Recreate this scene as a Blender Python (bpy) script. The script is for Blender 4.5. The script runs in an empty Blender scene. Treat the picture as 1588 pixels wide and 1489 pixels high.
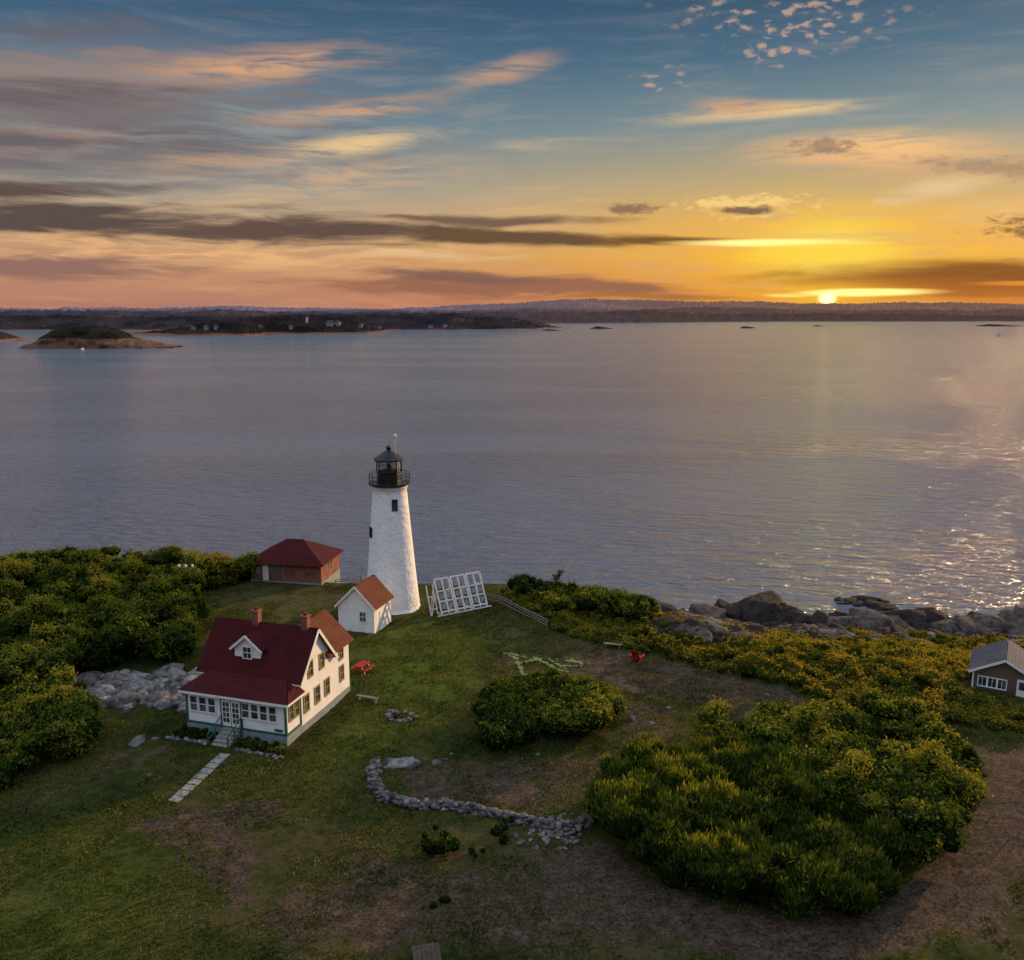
import bpy, math, random, bmesh
import numpy as np
from mathutils import Vector, Matrix
from mathutils.bvhtree import BVHTree
random.seed(7); rng=np.random.default_rng(7)
scene=bpy.context.scene
# ------------------------------------------------------------------ survey
F=1400.0; PITCH=math.radians(10.7); CAMH=32.3; SEA=-15.0
cp,sp=math.cos(PITCH),math.sin(PITCH)
def s(r,g,b,k=1.0):
    f=lambda c:((c/255)/12.92 if c/255<=0.04045 else ((c/255+0.055)/1.055)**2.4)*k
    return (f(r),f(g),f(b),1.0)
def ray(px,py):
    u=(px-794)/F; v=(744.5-py)/F
    return np.array([u,cp+v*sp,-sp+v*cp])
def azel(px,py):
    d=ray(px,py); return math.degrees(math.atan2(d[0],d[1])), math.degrees(math.atan2(d[2],math.hypot(d[0],d[1])))
def vn(x,y,seed=0.0):
    x=np.asarray(x,float);y=np.asarray(y,float)
    xi=np.floor(x);yi=np.floor(y);xf=x-xi;yf=y-yi
    def h(a,b):
        q=np.sin(a*127.1+b*311.7+seed*17.3)*43758.5453
        return q-np.floor(q)
    u=xf*xf*(3-2*xf);v=yf*yf*(3-2*yf)
    return (h(xi,yi)*(1-u)+h(xi+1,yi)*u)*(1-v)+(h(xi,yi+1)*(1-u)+h(xi+1,yi+1)*u)*v
def fbm(x,y,seed=0,o=4):
    r=0;a=.5;t=0
    for i in range(o):
        r=r+a*vn(x*2**i,y*2**i,seed+i*3.1);t+=a;a*=.5
    return r/t
def edgeY(x): return np.interp(x,[-90,-20,0,6,15,25,35,50,90],[106,105,104,99,90,82,76,70,58])
def shoreY(x): return np.interp(x,[-90,0,30,50,80,120],[128,131,132,130,121,108])+ (fbm(np.asarray(x)/9.,0*np.asarray(x),5)-.5)*9
def terrain(x,y):
    x=np.asarray(x,float);y=np.asarray(y,float)
    e=edgeY(x);sh=shoreY(x)
    t=(y-e)/(sh-e)
    tc=np.clip(t,0,1)
    f=.7*tc+.3*(tc*tc*(3-2*tc))
    f=np.where(t>1,1+np.minimum((t-1)*.9,.8),f)
    z=SEA*f
    z=z+.55*(fbm(x/13.,y/13.,1)-.5)+.14*(vn(x/2.6,y/2.6,2)-.5)
    z=z+np.clip(t*2,0,1)*1.2*(fbm(x/5.,y/5.,9)-.5)
    return z
def gp(px,py):
    d=ray(px,py); t=np.linspace(25,260,4700)
    P=d[None,:]*t[:,None]; P[:,2]+=CAMH
    h=np.maximum(terrain(P[:,0],P[:,1]),SEA)
    i=int(np.argmax(P[:,2]<=h)); 
    return (float(P[i,0]),float(P[i,1]),float(h[i]))
def gpoly(pts): return np.array([gp(*p)[:2] for p in pts])
def sea_at(px,py):
    d=ray(px,py); t=(CAMH-SEA)/-d[2]; return (d[0]*t,d[1]*t,SEA)
def inside(P,poly):
    x,y=P[:,0],P[:,1]; c=np.zeros(len(P),bool); n=len(poly)
    for i in range(n):
        x0,y0=poly[i];x1,y1=poly[(i+1)%n]
        if y0==y1: continue
        k=((y0>y)!=(y1>y))&(x<(x1-x0)*(y-y0)/(y1-y0)+x0); c^=k
    return c
def segdist(P,line):
    m=np.full(len(P),1e9)
    for i in range(len(line)-1):
        a=line[i];b=line[i+1];ab=b-a
        t=np.clip(((P-a)@ab)/(ab@ab+1e-9),0,1)
        m=np.minimum(m,np.linalg.norm(P-(a+t[:,None]*ab),axis=1))
    return m
def polymask(P,poly,soft):
    dd=segdist(P,np.vstack([poly,poly[:1]])); dd=np.where(inside(P,poly),-dd,dd)
    return np.clip(.5-dd/(2*soft),0,1)
# ------------------------------------------------------------------ nodes
class NT:
    def __init__(self,tree): self.t=tree
    def n(self,typ,**k):
        nd=self.t.nodes.new(typ)
        for a,b in k.items(): setattr(nd,a,b)
        return nd
    def put(self,sock,v):
        if isinstance(v,bpy.types.NodeSocket): self.t.links.new(v,sock)
        elif v is not None: sock.default_value=v
    def m(self,op,a,b=None,c=None,clamp=False):
        nd=self.n('ShaderNodeMath',operation=op,use_clamp=clamp)
        for i,v in enumerate((a,b,c)):
            if v is not None: self.put(nd.inputs[i],v)
        return nd.outputs[0]
    def mix(self,f,a,b,blend='MIX'):
        nd=self.n('ShaderNodeMix',data_type='RGBA',blend_type=blend)
        self.put(nd.inputs[0],f);self.put(nd.inputs[6],a);self.put(nd.inputs[7],b)
        return nd.outputs[2]
    def noise(self,vec,scale,detail=4,rough=.5,dist=0):
        nd=self.n('ShaderNodeTexNoise'); self.put(nd.inputs['Vector'],vec)
        nd.inputs['Scale'].default_value=scale;nd.inputs['Detail'].default_value=detail
        nd.inputs['Roughness'].default_value=rough;nd.inputs['Distortion'].default_value=dist
        return nd.outputs['Fac']
    def mr(self,v,a,b,c=0.,d=1.,smooth=True):
        nd=self.n('ShaderNodeMapRange',interpolation_type='SMOOTHSTEP' if smooth else 'LINEAR')
        self.put(nd.inputs[0],v)
        for i,q in enumerate((a,b,c,d)): nd.inputs[i+1].default_value=q
        return nd.outputs[0]
    def ramp(self,f,stops,interp='LINEAR'):
        nd=self.n('ShaderNodeValToRGB'); cr=nd.color_ramp; cr.interpolation=interp
        while len(cr.elements)<len(stops): cr.elements.new(.5)
        for e,(p,c) in zip(cr.elements,stops): e.position=p
        for e,(p,c) in zip(cr.elements,stops): e.color=c
        self.put(nd.inputs[0],f); return nd.outputs[0]
    def mapping(self,vec,loc=(0,0,0),rot=(0,0,0),scale=(1,1,1),typ='POINT'):
        nd=self.n('ShaderNodeMapping',vector_type=typ); self.put(nd.inputs[0],vec)
        nd.inputs[1].default_value=loc;nd.inputs[2].default_value=rot;nd.inputs[3].default_value=scale
        return nd.outputs[0]
    def bump(self,h,strength,dist=1.):
        nd=self.n('ShaderNodeBump'); self.put(nd.inputs['Height'],h)
        nd.inputs['Strength'].default_value=strength; nd.inputs['Distance'].default_value=dist
        return nd.outputs[0]
def newmat(name):
    m=bpy.data.materials.new(name); m.use_nodes=True
    T=NT(m.node_tree); bs=m.node_tree.nodes['Principled BSDF']
    tc=T.n('ShaderNodeTexCoord').outputs['Object']
    return m,T,bs,tc
def simple(name,c,c2=None,sc=2.,rough=.8,bump=0.,bsc=8.,metal=0.,dist=.05,spec=.3):
    m,T,bs,tc=newmat(name)
    c=tuple(c)[:3]+(1,)
    if c2 is None: c2=tuple(x*.75 for x in c[:3])
    c2=tuple(c2)[:3]+(1,)
    n=T.mr(T.noise(tc,sc,6,.6),.3,.7)
    T.put(bs.inputs['Base Color'],T.mix(n,c,c2))
    bs.inputs['Roughness'].default_value=rough; bs.inputs['Metallic'].default_value=metal
    bs.inputs['Specular IOR Level'].default_value=spec
    if bump: T.put(bs.inputs['Normal'],T.bump(T.noise(tc,bsc,5,.6),bump,dist))
    return m
def siding(name,c,c2):
    m,T,bs,tc=newmat(name)
    sx=T.n('ShaderNodeSeparateXYZ'); T.put(sx.inputs[0],tc)
    fr=T.m('FRACT',T.m('MULTIPLY',sx.outputs[2],6.5))
    n=T.mr(T.noise(tc,1.2,6,.65),.35,.75)
    col=T.mix(n,c,c2)
    col=T.mix(T.m('MULTIPLY',T.m('GREATER_THAN',fr,.86),.35),col,(.25,.25,.27,1))
    T.put(bs.inputs['Base Color'],col); bs.inputs['Roughness'].default_value=.6
    T.put(bs.inputs['Normal'],T.bump(T.m('SUBTRACT',1,fr),.6,.03)); return m
def brickm(name,a,b,mo,sc=4.):
    m,T,bs,tc=newmat(name)
    sx=T.n('ShaderNodeSeparateXYZ'); T.put(sx.inputs[0],tc)
    cb=T.n('ShaderNodeCombineXYZ'); T.put(cb.inputs[0],T.m('ADD',sx.outputs[0],sx.outputs[1])); T.put(cb.inputs[1],sx.outputs[2])
    br=T.n('ShaderNodeTexBrick'); T.put(br.inputs['Vector'],cb.outputs[0]); br.inputs['Scale'].default_value=sc
    br.inputs['Color1'].default_value=a;br.inputs['Color2'].default_value=b;br.inputs['Mortar'].default_value=mo
    br.inputs['Mortar Size'].default_value=.02
    col=T.mix(T.mr(T.noise(tc,.9,5),.3,.7),br.outputs['Color'],(a[0]*.55,a[1]*.55,a[2]*.55,1))
    T.put(bs.inputs['Base Color'],col); bs.inputs['Roughness'].default_value=.85; return m
def shingle(name,a,b):
    m,T,bs,tc=newmat(name)
    sx=T.n('ShaderNodeSeparateXYZ'); T.put(sx.inputs[0],tc)
    fr=T.m('FRACT',T.m('MULTIPLY',sx.outputs[2],7.))
    cell=T.noise(T.mapping(tc,scale=(3,3,7)),1.,2,.9)
    n=T.mr(T.m('ADD',T.m('MULTIPLY',cell,.6),T.m('MULTIPLY',T.noise(tc,.7,5),.4)),.35,.65)
    col=T.mix(n,a,b); col=T.mix(T.m('MULTIPLY',T.m('LESS_THAN',fr,.2),.45),col,(a[0]*.3,a[1]*.3,a[2]*.3,1))
    T.put(bs.inputs['Base Color'],col); bs.inputs['Roughness'].default_value=.9;bs.inputs['Specular IOR Level'].default_value=.15
    T.put(bs.inputs['Normal'],T.bump(T.m('ADD',fr,cell),.5,.03)); return m
M={}
M['white']=siding('white_clapboard',(.78,.78,.77,1),(.66,.65,.63,1))
M['plain']=simple('white_paint',(.8,.79,.77),(.68,.67,.64),1.5,.55)
M['tower']=simple('whitewashed_masonry',(.8,.8,.8),(.7,.7,.7),1.1,.7,.8,1.6,dist=.2)
M['red']=shingle('red_shingle',(.075,.009,.011,1),(.04,.006,.007,1))
M['rust']=shingle('weathered_red_shingle',(.15,.05,.024,1),(.1,.032,.018,1))  # lighter and more orange than the red shingle
M['grey']=shingle('grey_shingle',(.1,.1,.11,1),(.06,.06,.07,1))
M['wallsh']=shingle('cedar_shingle',(.17,.12,.09,1),(.11,.08,.06,1))
M['brick']=brickm('red_brick',(.24,.06,.035,1),(.18,.045,.028,1),(.28,.2,.17,1))
M['found']=simple('painted_foundation',(.24,.29,.32),(.16,.19,.21),3,.8,.3)
M['green']=simple('green_trim',(.03,.11,.09),(.02,.08,.07),3,.5)
M['tan']=simple('tan_window_trim',(.36,.28,.12),(.28,.22,.1),3,.6)
M['black']=simple('black_iron',(.012,.012,.014),(.025,.025,.025),3,.45,metal=.3)
M['wood']=simple('weathered_wood',(.22,.18,.15),(.13,.1,.085),5,.85,.4,20)
M['lwood']=simple('pale_timber',(.72,.68,.64),(.55,.51,.48),5,.8)
M['redp']=simple('red_paint',(.35,.012,.012),(.26,.012,.012),3,.5)
M['conc']=simple('concrete',(.3,.29,.27),(.15,.145,.13),4,.9,.4,10)
M['rock']=simple('granite',(.17,.16,.155),(.055,.052,.05),1.6,.95,1.,3,dist=.25,spec=.1)
M['brock']=simple('brown_shore_rock',(.13,.1,.085),(.045,.035,.03),1.3,.95,1.,2.5,dist=.3,spec=.1)
M['drock']=simple('wet_dark_rock',(.045,.034,.03),(.018,.014,.014),1.,.9,.9,3,dist=.3,spec=.1)
M['lrock']=simple('pale_granite',(.27,.26,.25),(.1,.097,.093),2.8,.95,1.,4,dist=.2,spec=.1)
M['bark']=simple('bark',(.08,.06,.045),(.04,.03,.02),6,.9,.6,12)
M['panel']=simple('solar_cell',(.2,.23,.28),(.12,.14,.19),2,.3,spec=.5)
M['boat']=simple('boat_white',(.6,.6,.6),None,1,.5)
M['farwhite']=simple('distant_painted_wall',(.32,.27,.27),None,1,.8)
def glassm():
    m,T,bs,tc=newmat('window_glass')
    T.put(bs.inputs['Base Color'],T.mix(T.mr(T.noise(tc,1.3,3),.4,.6),(.02,.025,.03,1),(.09,.1,.11,1)))
    bs.inputs['Roughness'].default_value=.08; bs.inputs['Specular IOR Level'].default_value=.6; return m
M['glass']=glassm()
M['lamp']=simple('red_lens',(.14,.008,.006),None,1,.4)
def clearm():
    m=bpy.data.materials.new('lantern_glass'); m.use_nodes=True; T=NT(m.node_tree); t=m.node_tree
    t.nodes.remove(t.nodes['Principled BSDF'])
    a=T.n('ShaderNodeBsdfTransparent');a.inputs[0].default_value=(.75,.8,.82,1);g=T.n('ShaderNodeBsdfGlossy');g.inputs['Roughness'].default_value=.05
    mx=T.n('ShaderNodeMixShader');mx.inputs[0].default_value=.15
    t.links.new(a.outputs[0],mx.inputs[1]);t.links.new(g.outputs[0],mx.inputs[2])
    t.links.new(mx.outputs[0],t.nodes['Material Output'].inputs[0]); return m
M['clear']=clearm()
def leafm(name,stops,tr=.35):
    m=bpy.data.materials.new(name); m.use_nodes=True; T=NT(m.node_tree); t=m.node_tree
    t.nodes.remove(t.nodes['Principled BSDF'])
    at=T.n('ShaderNodeAttribute',attribute_name='tint')
    col=T.ramp(at.outputs['Fac'],stops)
    a=T.n('ShaderNodeBsdfDiffuse');b=T.n('ShaderNodeBsdfTranslucent')
    T.put(a.inputs[0],col);T.put(b.inputs[0],T.mix(1.,col,(1.7,1.4,.45,1),'MULTIPLY'))
    mx=T.n('ShaderNodeMixShader');mx.inputs[0].default_value=tr
    t.links.new(a.outputs[0],mx.inputs[1]);t.links.new(b.outputs[0],mx.inputs[2])
    t.links.new(mx.outputs[0],t.nodes['Material Output'].inputs[0]); return m
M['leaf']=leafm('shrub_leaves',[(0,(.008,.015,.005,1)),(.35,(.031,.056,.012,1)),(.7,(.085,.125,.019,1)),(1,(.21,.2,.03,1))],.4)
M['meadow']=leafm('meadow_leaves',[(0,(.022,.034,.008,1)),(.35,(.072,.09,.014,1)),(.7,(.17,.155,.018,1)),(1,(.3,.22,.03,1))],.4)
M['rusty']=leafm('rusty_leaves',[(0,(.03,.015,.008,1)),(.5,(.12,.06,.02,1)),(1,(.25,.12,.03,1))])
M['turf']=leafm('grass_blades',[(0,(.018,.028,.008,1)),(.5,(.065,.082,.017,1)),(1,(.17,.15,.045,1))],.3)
# ------------------------------------------------------------------ mesh builder
class MB:
    def __init__(self): self.v=[];self.f=[];self.mi=[];self.mats=[]
    def idx(self,k):
        if k not in self.mats: self.mats.append(k)
        return self.mats.index(k)
    def add(self,vs,fs,k,Mx=None):
        b=len(self.v); i=self.idx(k)
        for p in vs:
            p=Vector(p); 
            if Mx is not None: p=Mx@p
            self.v.append(tuple(p))
        for f in fs: self.f.append(tuple(b+q for q in f)); self.mi.append(i)
    def box(self,x0,x1,y0,y1,z0,z1,k,Mx=None):
        self.add([(x0,y0,z0),(x1,y0,z0),(x1,y1,z0),(x0,y1,z0),(x0,y0,z1),(x1,y0,z1),(x1,y1,z1),(x0,y1,z1)],
          [(0,3,2,1),(4,5,6,7),(0,1,5,4),(1,2,6,5),(2,3,7,6),(3,0,4,7)],k,Mx)
    def beam(self,a,b,w,k,h=None):
        a=Vector(a);b=Vector(b);d=b-a;L=d.length
        q=d.to_track_quat('X','Z').to_matrix().to_4x4(); Mx=Matrix.Translation(a)@q
        h=h or w; self.box(0,L,-w/2,w/2,-h/2,h/2,k,Mx)
    def prism(self,poly,axis,a,b,k,Mx=None):
        n=len(poly)
        mk=(lambda c,p:(c,p[0],p[1])) if axis=='x' else (lambda c,p:(p[0],c,p[1]))
        vs=[mk(a,p) for p in poly]+[mk(b,p) for p in poly]
        self.add(vs,[tuple(range(n))[::-1],tuple(range(n,2*n))]+[(i,(i+1)%n,n+(i+1)%n,n+i) for i in range(n)],k,Mx)
    def slab(self,quad,th,k,Mx=None):
        q=[Vector(p) for p in quad]; nn=(q[1]-q[0]).cross(q[2]-q[0]).normalized()
        if nn.z<0: nn=-nn
        n=len(q); vs=q+[p+nn*th for p in q]
        self.add(vs,[tuple(range(n))[::-1],tuple(range(n,2*n))]+[(i,(i+1)%n,n+(i+1)%n,n+i) for i in range(n)],k,Mx)
    def lathe(self,prof,n,k,c=(0,0,0)):
        vs=[];fs=[]
        for r,z in prof:
            for i in range(n):
                a=2*math.pi*i/n; vs.append((c[0]+r*math.cos(a),c[1]+r*math.sin(a),c[2]+z))
        for j in range(len(prof)-1):
            for i in range(n): fs.append((j*n+i,j*n+(i+1)%n,(j+1)*n+(i+1)%n,(j+1)*n+i))
        fs.append(tuple(range(n))[::-1]); fs.append(tuple((len(prof)-1)*n+i for i in range(n)))
        self.add(vs,fs,k)
    def out(self,name,parent=None,smooth=False,loc=None,rotz=0):
        me=bpy.data.meshes.new(name); me.from_pydata(self.v,[],self.f)
        for k in self.mats: me.materials.append(M[k])
        me.polygons.foreach_set('material_index',self.mi)
        if smooth: me.polygons.foreach_set('use_smooth',[True]*len(me.polygons))
        bm=bmesh.new();bm.from_mesh(me);bmesh.ops.recalc_face_normals(bm,faces=bm.faces);bm.to_mesh(me);bm.free()
        ob=bpy.data.objects.new(name,me); scene.collection.objects.link(ob)
        if parent: ob.parent=parent
        if loc: ob.location=loc; ob.rotation_euler[2]=rotz
        return ob
def empty(name,loc,rotz=0):
    e=bpy.data.objects.new(name,None); e.location=loc; e.rotation_euler[2]=rotz; scene.collection.objects.link(e); return e
def win(mb,face,c,u,z,w,h,tr='plain',nx=2,nz=2,fw=.09):
    def bx(u0,u1,z0,z1,d,k):
        if face=='f': mb.box(u0,u1,c-d,c+.04,z0,z1,k)
        else: mb.box(c-.04,c+d,u0,u1,z0,z1,k)
    bx(u-w/2,u+w/2,z,z+h,.015,'glass')
    bx(u-w/2-fw,u-w/2,z-fw,z+h+fw,.07,tr);bx(u+w/2,u+w/2+fw,z-fw,z+h+fw,.07,tr)
    bx(u-w/2,u+w/2,z+h,z+h+fw,.066,tr);bx(u-w/2-.04,u+w/2+.04,z-fw,z,.1,tr)
    for i in range(1,nx): q=u-w/2+w*i/nx; bx(q-.02,q+.02,z,z+h,.035,tr)
    for i in range(1,nz): q=z+h*i/nz; bx(u-w/2,u+w/2,q-.03,q+.03,.04,tr)
# ------------------------------------------------------------------ rocks
def ico(sub):
    bm=bmesh.new(); bmesh.ops.create_icosphere(bm,subdivisions=sub,radius=1)
    v=np.array([p.co[:] for p in bm.verts]); f=np.array([[q.index for q in x.verts] for x in bm.faces]); bm.free(); return v,f
ICO={i:ico(i) for i in (1,2,3,4)}
def rock_tpl(sub,planes=13):
    v,f=ICO[sub]; r=np.full(len(v),1.25)
    for i in range(planes):
        n=rng.normal(size=3);n/=np.linalg.norm(n); d=rng.uniform(.6,1.); q=v@n
        r=np.where(q>.05,np.minimum(r,d/np.maximum(q,.05)),r)
    r=r*(1+.07*rng.normal(size=len(v))*(1 if sub<3 else .5))
    return v*r[:,None],f
TPL_S=[rock_tpl(2) for i in range(14)]; TPL_L=[rock_tpl(4,26) for i in range(10)]
class RB:
    def __init__(self): self.v=[];self.f=[];self.m=[];self.n=0
    def add(self,c,size,big=False,mi=0,tilt=.3):
        v,f=random.choice(TPL_L if big else TPL_S)
        R=np.array(Matrix.Rotation(random.uniform(0,6.28),3,'Z')@Matrix.Rotation(random.uniform(-tilt,tilt),3,'X'))
        p=(v*np.array(size))@R.T+np.array(c)
        self.v.append(p);self.f.append(f+self.n);self.m.append(np.full(len(f),mi));self.n+=len(v)
    def out(self,name,mats):
        return npmesh(name,np.vstack(self.v),np.vstack(self.f),[M[k] for k in mats],np.concatenate(self.m))
def npmesh(name,v,f,mats,mi=None,tint=None,smooth=False,attrs=None):
    me=bpy.data.meshes.new(name); k=f.shape[1]
    me.vertices.add(len(v)); me.vertices.foreach_set('co',v.astype(np.float32).ravel())
    me.loops.add(f.size); me.loops.foreach_set('vertex_index',f.astype(np.int32).ravel())
    me.polygons.add(len(f)); me.polygons.foreach_set('loop_start',np.arange(0,f.size,k,dtype=np.int32))
    for m in mats: me.materials.append(m)
    if mi is not None: me.polygons.foreach_set('material_index',mi.astype(np.int32))
    if smooth: me.polygons.foreach_set('use_smooth',np.ones(len(f),bool))
    attrs=attrs or {}
    if tint is not None: attrs['tint']=tint
    for a,d in attrs.items():
        at=me.attributes.new(a,'FLOAT','POINT'); at.data.foreach_set('value',d.astype(np.float32))
    me.update(calc_edges=True); me.validate()
    ob=bpy.data.objects.new(name,me); scene.collection.objects.link(ob); return ob
# ------------------------------------------------------------------ foliage
AVOID=[]
def grid_in(poly,sp_,jit=.5):
    lo=poly.min(0);hi=poly.max(0)
    X,Y=np.meshgrid(np.arange(lo[0],hi[0],sp_),np.arange(lo[1],hi[1],sp_))
    P=np.stack([X.ravel(),Y.ravel()],1)+rng.uniform(-jit,jit,(X.size,2))*sp_
    P=P[inside(P,poly)]
    for (ax,ay,ar) in AVOID: P=P[np.hypot(P[:,0]-ax,P[:,1]-ay)>ar]
    return P
def make_lobes(P,rmin,rmax,hmin,hmax,tmin,tmax,patch=6.,seed=3):
    n=len(P); r=rmin+(rmax-rmin)*rng.random(n)**1.5; k=fbm(P[:,0]/patch,P[:,1]/patch,seed)
    k=np.clip((k-.3)/.4,0,1)
    h=hmin+(hmax-hmin)*np.clip(k*.7+rng.uniform(-.25,.5,n),0,1.15)
    kt=np.clip((fbm(P[:,0]/patch*1.7,P[:,1]/patch*1.7,seed+8)-.3)/.4,0,1)
    t=tmin+(tmax-tmin)*np.clip(.65*kt+rng.uniform(-.1,.45,n),0,1)
    g=terrain(P[:,0],P[:,1])
    return np.stack([P[:,0],P[:,1],g+np.maximum(h-r*.9,0.1),r,np.minimum(r*.95,h),t],1)
def foliage(name,L,dens,leaf,mat,blade=False,core=.8,parent=None,asp=1.):
    n_i=np.maximum((dens*7.5*L[:,3]**2).astype(int),6)
    I=np.repeat(np.arange(len(L)),n_i); N=len(I)
    d=rng.normal(size=(N,3)); d/=np.linalg.norm(d,axis=1)[:,None]; d[:,2]=np.where(d[:,2]<-.35,-d[:,2],d[:,2])
    ph=L[I,5]*50
    br=1+.24*np.sin(d[:,0]*5+ph)*np.sin(d[:,1]*6+ph*1.7)+.17*np.sin(d[:,2]*9+ph*.6)
    rad=rng.uniform(.72,1.05,N)**1*br; out=rng.random(N)<.09; rad=np.where(out,rad*rng.uniform(1.05,1.4,N),rad)
    c=L[I,:3]+d*rad[:,None]*np.stack([L[I,3],L[I,3],L[I,4]],1)
    g=terrain(c[:,0],c[:,1]); ok=c[:,2]>g+.02
    c=c[ok];d=d[ok];I=I[ok];rad=rad[ok];N=len(c)
    nn=d+rng.normal(size=(N,3))*.65; nn/=np.linalg.norm(nn,axis=1)[:,None]
    if blade: a=d*.7+np.array([0,0,1.])+rng.normal(size=(N,3))*.4
    else: a=rng.normal(size=(N,3))
    a-= (a*nn).sum(1)[:,None]*nn*(0 if blade else 1); a/=np.linalg.norm(a,axis=1)[:,None]
    b=np.cross(nn,a); b/=np.linalg.norm(b,axis=1)[:,None]+1e-9
    sz=leaf*rng.uniform(.6,1.35,N)[:,None]
    la=a*sz*(2.0 if blade else 1.)*asp; lb=b*sz*(.35 if blade else .6)
    V=np.stack([c-la*.5,c+lb*.5,c+la*.5,c-lb*.5],1).reshape(-1,3)
    Fq=np.arange(4*N).reshape(-1,4)
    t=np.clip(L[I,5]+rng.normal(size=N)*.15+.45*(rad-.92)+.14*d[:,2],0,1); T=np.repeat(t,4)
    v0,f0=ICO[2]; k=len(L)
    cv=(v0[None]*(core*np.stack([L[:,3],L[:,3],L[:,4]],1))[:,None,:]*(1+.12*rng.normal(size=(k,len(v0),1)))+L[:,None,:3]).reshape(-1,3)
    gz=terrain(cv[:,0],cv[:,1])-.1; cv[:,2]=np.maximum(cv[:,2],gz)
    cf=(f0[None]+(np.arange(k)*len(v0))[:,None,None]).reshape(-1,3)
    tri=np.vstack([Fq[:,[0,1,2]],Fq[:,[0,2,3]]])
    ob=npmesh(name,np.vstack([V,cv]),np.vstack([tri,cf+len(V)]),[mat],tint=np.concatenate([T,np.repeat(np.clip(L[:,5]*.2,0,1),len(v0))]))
    if parent: ob.parent=parent
    return ob
# ------------------------------------------------------------------ ground
xs=np.concatenate([np.linspace(-260,-66,40)[:-1],np.arange(-66,86,.3),np.linspace(86,260,40)])
ys=np.concatenate([np.linspace(-180,34,40)[:-1],np.arange(34,142,.3),np.linspace(142,175,12)])
X,Y=np.meshgrid(xs,ys); P=np.stack([X.ravel(),Y.ravel()],1)
Z=terrain(P[:,0],P[:,1])+.11*(fbm(P[:,0]/.9,P[:,1]/.9,4,3)-.5)
rocky=np.clip((P[:,1]-edgeY(P[:,0]))/(shoreY(P[:,0])-edgeY(P[:,0])),0,1.3); rocky=np.clip((rocky-.82)/.12,0,1)
dirt=np.zeros(len(P)); dry=np.zeros(len(P)); lit_lush=np.zeros(len(P))
pathR=gpoly([(1620,1175),(1570,1240),(1535,1320),(1470,1390),(1380,1440),(1250,1462),(1120,1445),(1000,1395),(920,1330)])
dirt=np.maximum(dirt,np.clip(1.5-segdist(P,pathR)/1.9,0,1))
for pl,st,so in [
  ([(1588,1150),(1530,1150),(1490,1200),(1530,1260),(1500,1360),(1400,1430),(1588,1489)],.85,2.),
  ([(860,988),(1000,1015),(1150,1048),(1310,1092),(1290,1120),(1180,1125),(1080,1090),(980,1080),(905,1045)],.8,1.5),
  ([(190,1275),(300,1255),(430,1235),(440,1260),(370,1290),(400,1330),(380,1420),(330,1380),(290,1330)],1.,1.2),
  ([(560,1320),(700,1340),(900,1300),(1000,1400),(1200,1460),(1200,1489),(360,1489),(400,1400),(470,1370)],.72,2.5),
  ([(590,1180),(900,1170),(1000,1130),(1060,1165),(930,1240),(800,1262),(640,1245)],.66,1.2),
  ([(760,1010),(920,1010),(930,1050),(800,1060)],.55,1.),
  ([(160,1170),(280,1150),(270,1180),(100,1230),(0,1290),(0,1260)],.55,1.),
  ([(960,1080),(1060,1100),(1040,1165),(960,1150)],.75,1.)]:
    dirt=np.maximum(dirt,st*polymask(P,gpoly(pl),so))
for pl,st,so in [
  ([(420,1260),(560,1270),(900,1300),(1100,1489),(300,1489),(300,1230)],.8,3.),
  ([(740,960),(800,950),(880,1000),(900,1060),(740,1090)],.5,2.),
  ([(325,905),(560,905),(520,950),(320,960)],.7,2.)]:
    dry=np.maximum(dry,st*polymask(P,gpoly(pl),so))
for pl,st,so in [
  ([(560,985),(700,960),(790,990),(760,1060),(660,1130),(560,1180),(470,1210),(560,1090)],1.,2.5),  # sunlit strip of lawn, its brightness painted into the grass colour
  ([(0,1300),(150,1290),(250,1350),(330,1489),(0,1489)],.75,4.)]:
    lit_lush=np.maximum(lit_lush,st*polymask(P,gpoly(pl),so))
ny,nx=X.shape; idx=np.arange(nx*ny).reshape(ny,nx)
Fg=np.stack([idx[:-1,:-1].ravel(),idx[:-1,1:].ravel(),idx[1:,1:].ravel(),idx[1:,:-1].ravel()],1)
m,T,bs,tc=newmat('grass_ground')
A=lambda n:T.n('ShaderNodeAttribute',attribute_name=n).outputs['Fac']
n1=T.noise(tc,.14,6,.65,.5); n2=T.noise(tc,1.1,7,.75); n3=T.noise(tc,5,5,.8); n4=T.noise(tc,.4,6,.7,1.)
g=T.ramp(T.m('ADD',T.m('MULTIPLY',n1,.5),T.m('MULTIPLY',n2,.5)),[(.4,(.026,.043,.010,1)),(.49,(.062,.077,.016,1)),(.57,(.125,.11,.032,1))])
g=T.mix(T.m('MULTIPLY',A('lush'),T.mr(n2,.3,.6,.25,.9)),g,T.mix(T.mr(n3,.4,.6),(.06,.11,.015,1),(.15,.18,.025,1)))
g=T.mix(T.m('MULTIPLY',A('dry'),T.mr(T.m('ADD',T.m('MULTIPLY',n2,.5),T.m('MULTIPLY',n4,.5)),.42,.56)),g,T.mix(n3,(.15,.11,.055,1),(.09,.07,.034,1)))
df=T.mr(T.m('ADD',T.m('MULTIPLY',A('dirt'),.6),T.m('ADD',T.m('MULTIPLY',n4,.7),T.m('MULTIPLY',n2,.4))),.72,1.02)
br=T.ramp(T.m('ADD',T.m('MULTIPLY',n3,.5),T.m('MULTIPLY',n2,.5)),[(.4,(.05,.034,.026,1)),(.5,(.115,.077,.056,1)),(.6,(.2,.14,.1,1))])
g=T.mix(df,g,br)
g=T.mix(T.m('MULTIPLY',T.mr(n3,.36,.52,1.,0.),.7),g,(.018,.023,.009,1))
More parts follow.
